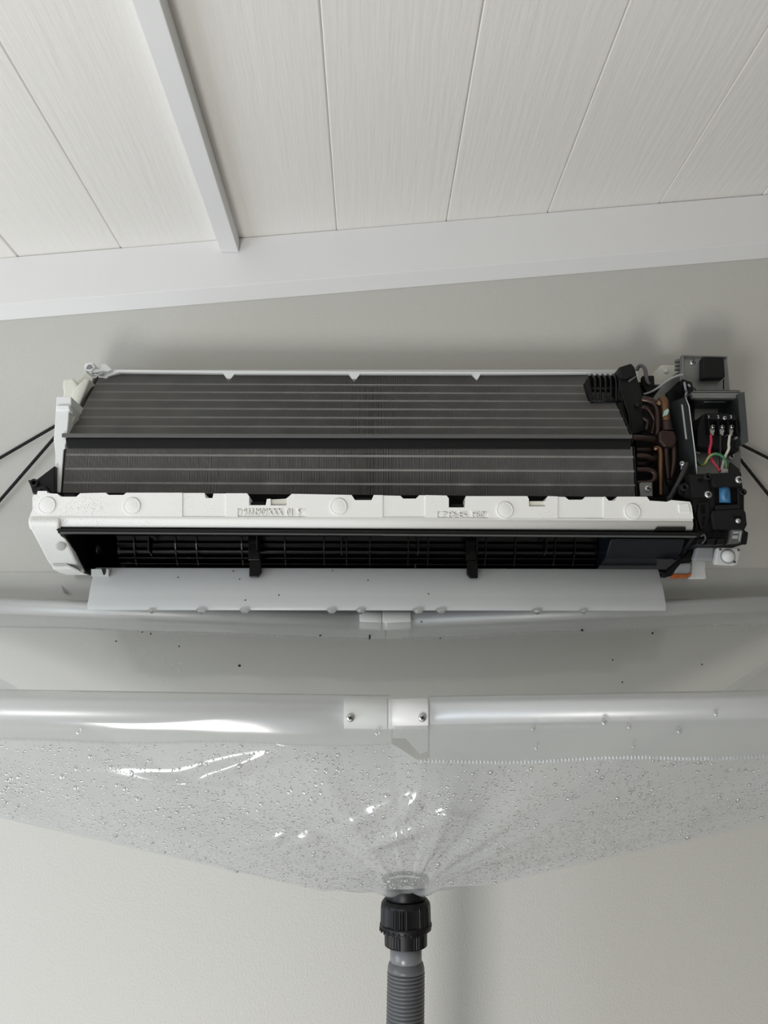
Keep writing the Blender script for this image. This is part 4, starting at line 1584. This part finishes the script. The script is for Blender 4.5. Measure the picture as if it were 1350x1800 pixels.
def weld(xa, xb, seam, h, pitch):
    """ribbed weld along a seam"""
    mb = MB()
    n = int((xb - xa) / pitch)
    for i in range(n):
        x = lin(xa, xb, i / n)
        p = seam(x)
        x2 = x + pitch * 0.62
        sk = random.uniform(-0.0004, 0.0004)
        hh = h * random.uniform(0.8, 1.1)
        A = [p + Vector((sk, -0.0016, -hh)), Vector((x2, p.y - 0.0016, p.z - hh)), Vector((x2 + sk, p.y - 0.0016, p.z + hh)), p + Vector((0, -0.0016, hh))]
        B = [v + Vector((0, 0.0012, 0)) for v in A]
        mid = [sum((v for v in A), Vector()) / 4 + Vector((0, -0.0009, 0))]
        k = len(mb.v)
        mb.add(A + B + mid, [(0, 1, 8), (1, 2, 8), (2, 3, 8), (3, 0, 8), (0, 4, 5, 1), (1, 5, 6, 2), (2, 6, 7, 3), (3, 7, 4, 0)], smooth=False)
    return setp(obj('seam_weld', mb, 'vinyl_weld', BAG), kind='stuff')


weld(-HW + 0.02, P(686, 1300, Yf).x, seam_front, 0.0019, 0.0028)
weld(P(738, 1300, Yf).x, HW - 0.02, seam_front, 0.0021, 0.0032)
weld(-HW + 0.02, P(650, 1120, Yb).x, seam_back, 0.0016, 0.0026)
weld(P(705, 1120, Yb).x, HW - 0.02, seam_back, 0.0016, 0.0026)


# apron of film rising behind the back rail against the wall
def apron_pt(u, v):
    X = lin(-HW + 0.01, HW - 0.01, u)
    z0 = rail_pt(X, Yb, BP).z + 0.004
    z1 = PXZ(X, -0.003, 1007 if X < 0 else 1001)
    return Vector((X, -0.0035 - 0.006 * (1 - v) - 0.001 * noise.noise(Vector((X * 8, v * 2, 0))), lin(z0, z1, v)))


obj('apron', MB().grid(apron_pt, 80, 10), 'vinyl_back', BAG, recalc=False)

# ================================================================== DRAIN HOSE
HO = thing('drain_hose', OUT + Vector((0, 0, -0.6)), 'grey corrugated drain hose with black screw coupling below the wash bag', 'hose')


def axis_z(py):
    return PXZ(OUT.x, OUT.y, py)


zA = OUT.z + 0.004
mb = MB()
mb.lathe([(0.0195, 0.002), (0.0205, -0.002), (0.0205, -0.030)], (OUT.x, OUT.y, zA), (0, 0, 1), 40)
obj('neck', mb, 'black_plastic', HO)
mb = MB()
mb.lathe([(0.017, 0.003), (0.0245, 0.003), (0.0252, 0.002), (0.0245, -0.0005), (0.020, -0.0005)], (OUT.x, OUT.y, zA + 0.004), (0, 0, 1), 40, cap=False)
obj('flange', mb, 'black_plastic', HO)


def ribbed(zt_, zb_, r0, r1, groups, ngr, depth, top_round, name, flats=True):
    """cap nut: flats alternating with fluted zones"""
    seg = 192
    mb = MB()
    hs = [0, 0.05, 0.14, 0.26, 0.94, 1.0]
    rows = []
    for h in hs:
        row = []
        for j in range(seg):
            a = 2 * math.pi * j / seg
            ph = (a / (2 * math.pi) * groups) % 1.0
            r_ = lin(r0, r1, h)
            if h <= 0.26:
                r_ -= top_round * (1 - h / 0.26) ** 2
            if 0.2 < h < 0.99:
                if ph < 0.5:
                    r_ -= depth * (0.5 + 0.5 * math.cos(2 * math.pi * ph / 0.5 * ngr))
                elif flats:
                    q = (ph - 0.75) / 0.25
                    r_ -= depth * 1.5 * (1 - q * q)
            row.append(Vector((OUT.x + r_ * math.cos(a), OUT.y + r_ * math.sin(a), lin(zt_, zb_, h))))
        rows.append(row)
    mb.add([p for r_ in rows for p in r_], [(k * seg + i, k * seg + (i + 1) % seg, (k + 1) * seg + (i + 1) % seg, (k + 1) * seg + i) for k in range(len(hs) - 1) for i in range(seg)] + [tuple(range(seg)), tuple(range((len(hs) - 1) * seg, len(hs) * seg))])
    return obj(name, mb, 'black_plastic', HO)


z1_, z2_, z3_, z4_, z5_ = axis_z(1580), axis_z(1624), axis_z(1660), axis_z(1700), axis_z(1700)
ribbed(z1_, z2_, 0.0262, 0.0268, 6, 5, 0.0011, 0.0035, 'coupling_nut')
mb = MB()
mb.lathe([(0.024, 0.002), (0.0272, 0.001), (0.0275, -0.001), (0.0262, -0.003), (0.0268, -0.0042), (0.024, -0.005)], (OUT.x, OUT.y, z2_), (0, 0, 1), 48)
obj('coupling_ring', mb, 'black_plastic', HO)
for k in range(9):
    a = math.pi * (0.95 + 0.075 * k)
    q = Vector((OUT.x + 0.0268 * math.cos(a), OUT.y + 0.0268 * math.sin(a), z2_ - 0.0035))
    obj('tooth', MB().box(q - Vector((0.0009, 0.0009, 0.0022)), q + Vector((0.0009, 0.0009, 0.0012))), 'black_plastic', HO)
ribbed(z2_ - 0.004, z3_, 0.0224, 0.0222, 5, 5, 0.0009, 0.0, 'coupling_collar', flats=False)
mb = MB()
mb.lathe([(0.0165, 0.004), (0.0165, z4_ - z3_ - 0.004)], (OUT.x, OUT.y, z3_), (0, 0, 1), 40)
obj('cuff', mb, 'cuff_grey', HO)
mb = MB()
mb.lathe([(0.0166, 0.006), (0.0180, 0.004), (0.0190, 0.0), (0.0192, -0.003), (0.017, -0.0035)], (OUT.x, OUT.y, z4_), (0, 0, 1), 40, cap=False)
obj('hose_end', mb, 'hose_grey', HO)
# corrugated pipe hanging down
zc_ = z4_ - 0.0035
prof = []
zz_ = 0.0
pit = 0.0036
while zz_ > -0.62:
    prof += [(0.0172, zz_), (0.0193, zz_ - pit * 0.22), (0.0196, zz_ - pit * 0.45), (0.0193, zz_ - pit * 0.68), (0.0172, zz_ - pit * 0.86)]
    zz_ -= pit
mb = MB()
mb.lathe(prof, (OUT.x, OUT.y, zc_), (0, 0, 1), 32)
for v in mb.v:                                  # slight lean of the pipe
    h = zc_ - v.z
    v.x -= 0.020 * h + 0.03 * h * h
obj('corrugated_pipe', mb, 'hose_grey', HO)

# ================================================================== WATER
def drop_mesh(c, nrm, rr, flat=0.55, seg=8):
    mb = MB()
    prof = [(rr * 0.9, -rr * 0.10), (rr, rr * 0.10 * flat), (rr * 0.82, rr * 0.60 * flat), (rr * 0.45, rr * 0.92 * flat), (rr * 0.02, rr * flat)]
    mb.lathe(prof, c, nrm, seg, cap=True)
    return mb


def panel_frame(u, v):
    p = front_pt(u, v)
    e = 0.004
    du = front_pt(min(1, u + e), v) - front_pt(max(0, u - e), v)
    dv = front_pt(u, min(0.999, v + e)) - front_pt(u, max(0.001, v - e))
    n = dv.cross(du).normalized()
    if n.y > 0:
        n = -n
    return p, n


drops = []
tries = 0
cells = {}
while len(drops) < 7600 and tries < 140000:
    tries += 1
    X = random.uniform(-0.40, 0.42)
    v = random.uniform(0.02, 0.985)
    u = front_u(X, v)
    if not 0.02 < u < 0.98:
        continue
    dens = 0.22 + 0.78 * v
    dens *= 0.65 + 0.7 * (noise.noise(Vector((X * 14, v * 5, 9))) * 0.5 + 0.5)
    if random.random() > dens:
        continue
    g = random.random()
    rr = 0.00045 + 0.00045 * random.random()
    if g > 0.72:
        rr = random.uniform(0.0008, 0.0014)
    if g > 0.93:
        rr = random.uniform(0.0014, 0.0023)
    if g > 0.993:
        rr = random.uniform(0.0023, 0.0030)
    key = (int(X / 0.006), int(v / 0.03))
    bad = False
    for i in (-1, 0, 1):
        for j in (-1, 0, 1):
            for (x2, v2, r2) in cells.get((key[0] + i, key[1] + j), ()):
                if (x2 - X) ** 2 + ((v2 - v) * 0.20) ** 2 < (rr + r2) ** 2 * 1.1:
                    bad = True
    if bad:
        continue
    cells.setdefault(key, []).append((X, v, rr))
    drops.append((rr, u, v))
drops.sort(reverse=True)
big, small = drops[:290], drops[290:]
unit = None
for rr, u, v in big:
    p, n = panel_frame(u, v)
    if unit is None:
        unit = obj('water_drop', drop_mesh(Vector((0, 0, 0)), (0, 0, 1), 1.0, 0.75, 14), 'water', at=(0, 0, 0))
        o = unit
    else:
        o = bpy.data.objects.new('water_drop', unit.data)
        COL.objects.link(o)
    o.location = p + n * 0.0003
    o.rotation_euler = n.to_track_quat('Z', 'Y').to_euler()
    k = random.uniform(0.85, 1.25)
    o.scale = (rr, rr * k, rr)
    setp(o, 'larger round water drop clinging to the front of the clear bag', 'water drop', 'larger water drops on the front of the bag')
mb = MB()
for rr, u, v in small:
    p, n = panel_frame(u, v)
    d = drop_mesh(p + n * 0.0002, n, rr, 0.8, 6)
    mb.add(d.v, d.f, 0, True)
setp(obj('water_beads', mb, 'water', at=OUT, recalc=False), 'fine beads of water sprayed over the front of the clear bag', 'water beads', kind='stuff')

# drips hanging from the lower edge of the flap
spots = [(267, 8), (354, 12), (430, 12), (583, 12), (634, 11), (735, 13), (775, 12), (944, 11), (1026, 9)]
names = ['leftmost drip hanging from the lower edge of the flap', 'second drip from the left on the lower edge of the flap', 'third drip from the left on the lower edge of the flap',
         'fourth drip from the left on the lower edge of the flap', 'drip on the edge of the flap left of the rear connector', 'drip on the edge of the flap right of the rear connector',
         'third drip from the right on the lower edge of the flap', 'second drip from the right on the lower edge of the flap', 'rightmost drip hanging from the lower edge of the flap']
for (px_, w), lb in zip(spots, names):
    c = P(px_, 1074, -0.1445)
    c.z = zfb
    r_ = w * 0.5 * 0.93 / F
    mb = MB()
    mb.lathe([(r_ * 1.6, 0.0004), (r_ * 1.2, -0.0012), (r_ * 0.85, -0.0026), (r_ * 0.5, -0.0040), (r_ * 0.05, -0.0046)], c, (0, 0, 1), 14)
    setp(obj('water_drip', mb, 'water', at=c), lb, 'water drip', 'drips along the flap')

# a few drops on the inside of the back film and on the sleeves
extra = [(255, 1147), (237, 1147), (287, 1160), (289, 1166), (303, 1168), (320, 1165), (319, 1180), (176, 1147), (153, 1133), (260, 1174), (264, 1190), (288, 1197), (337, 1219), (340, 1165), (317, 1179), (368, 1222)]
bu = None
for px_, py_ in extra:
    q = P(px_, py_, -0.05)
    for _ in range(6):                          # slide to the panel's real depth
        uu = (q.x + HW) / (2 * HW)
        best = min((abs(row_of(back_pt(uu, k / 60)) - py_), k / 60) for k in range(1, 40))
        q = P(px_, py_, back_pt(uu, best[1]).y)
    rr = random.uniform(0.0012, 0.0019)
    if bu is None:
        bu = o = obj('water_drop', drop_mesh(Vector((0, 0, 0)), (0, -1, 0.2), 1.0, 0.6, 12), 'water', at=(0, 0, 0))
    else:
        o = bpy.data.objects.new('water_drop', bu.data)
        COL.objects.link(o)
    o.location = q + Vector((0, -0.0015, 0))
    o.scale = (rr, rr, rr)
    setp(o, 'water drop on the inner back sheet of the bag, left half', 'water drop', 'drops on the back sheet of the bag')
sl = [(138, 1286), (937, 1280), (1106, 1277), (1194, 1284), (1258, 1254), (943, 1314), (1113, 1311), (1062, 1269), (663, 1288)]
for px_, py_ in sl:
    rr = random.uniform(0.0019, 0.0027)
    o = bpy.data.objects.new('water_drop', bu.data)
    COL.objects.link(o)
    o.location = P(px_, py_, Yf - 0.0135)
    o.scale = (rr, rr, rr * 1.3)
    setp(o, 'big water drop on the clear sleeve of the front rail', 'water drop', 'drops on the front rail sleeve')

# ================================================================== FLECKS OF DIRT
def fleck(px_, py_, Y, w, h, label, group, mat='dirt', nrm=None):
    c = P(px_, py_, Y)
    k = (c - CAM).dot(fw) / F
    mb = MB()
    n = 7
    A = []
    for i in range(n):
        a = 2 * math.pi * i / n
        r_ = random.uniform(0.7, 1.1)
        A.append(c + Vector((math.cos(a) * w * 0.5 * k * r_, -0.0006, math.sin(a) * h * 0.5 * k * r_)))
    mb.loop(A, c.y + 0.0006)
    return setp(obj('dirt_fleck', mb, mat, at=c), label, 'dirt fleck', group)


def back_y(px_, py_):
    Y = -0.05
    for _ in range(6):
        q = P(px_, py_, Y)
        uu = (q.x + HW) / (2 * HW)
        best = min((abs(row_of(back_pt(uu, k / 60)) - py_), k / 60) for k in range(0, 40))
        Y = back_pt(uu, best[1]).y
    return Y


fleck(421, 1170, back_y(421, 1170) - 0.003, 6, 5, 'single dark fleck on the back sheet, left of the middle seam', None)
fleck(650, 1120, Yb - 0.018, 3.5, 10, 'upright dark sliver on the back seam left of the rear connector', None)
fleck(1023, 1108, Yb - 0.018, 5, 5, 'dark fleck on the back seam, right half of the bag', None)
fleck(1147, 1113, back_y(1147, 1113) - 0.004, 4, 5, 'dark fleck just under the back seam, far right', None)
fleck(741, 1093, Yb - 0.017, 4, 3, 'dark fleck on the rear sleeve right of the rear connector', None)
fleck(563, 1117, Yb - 0.018, 5, 3, 'dark fleck on the back seam, well left of the rear connector', None)
for px_, py_ in ((204, 1127), (250, 1111), (265, 1114), (315, 1136), (1077, 1160), (1094, 1199), (1234, 1168), (774, 1122)):
    fleck(px_, py_, back_y(px_, py_) - 0.004, 3, 3, 'tiny dark speck on the back sheet of the bag', 'tiny specks on the back sheet')


def flap_y(py_):
    z = P(600, py_, -0.13).z
    t = (z - zft) / (zfb - zft)
    t = min(1, max(0, t))
    return lin(-0.1275, -0.145, t) - 0.0035 * math.sin(math.pi * t) - 0.0006


for px_, py_ in ((313, 1015), (421, 1018), (410, 1004), (584, 1003), (490, 1046), (431, 1055), (753, 1044), (647, 1020)):
    fleck(px_, py_, flap_y(py_), 2.6, 2.6, 'tiny dark speck on the grey flap', 'tiny specks on the flap')
fleck(730, 996, -0.1345, 4, 10, 'black drip mark on the upper edge of the flap, near the middle', None)
c = P(112, 1034, -0.014)
mb = MB()
mb.loop([P(x, y, -0.0125) for x, y in ((107, 1028), (112, 1032), (114, 1036), (121, 1041), (116, 1044), (113, 1043), (110, 1036))], -0.0115)
setp(obj('dirt_fleck', mb, 'smudge', at=c), 'grey torn scrap stuck on the film below the foam end cap', 'dirt fleck')
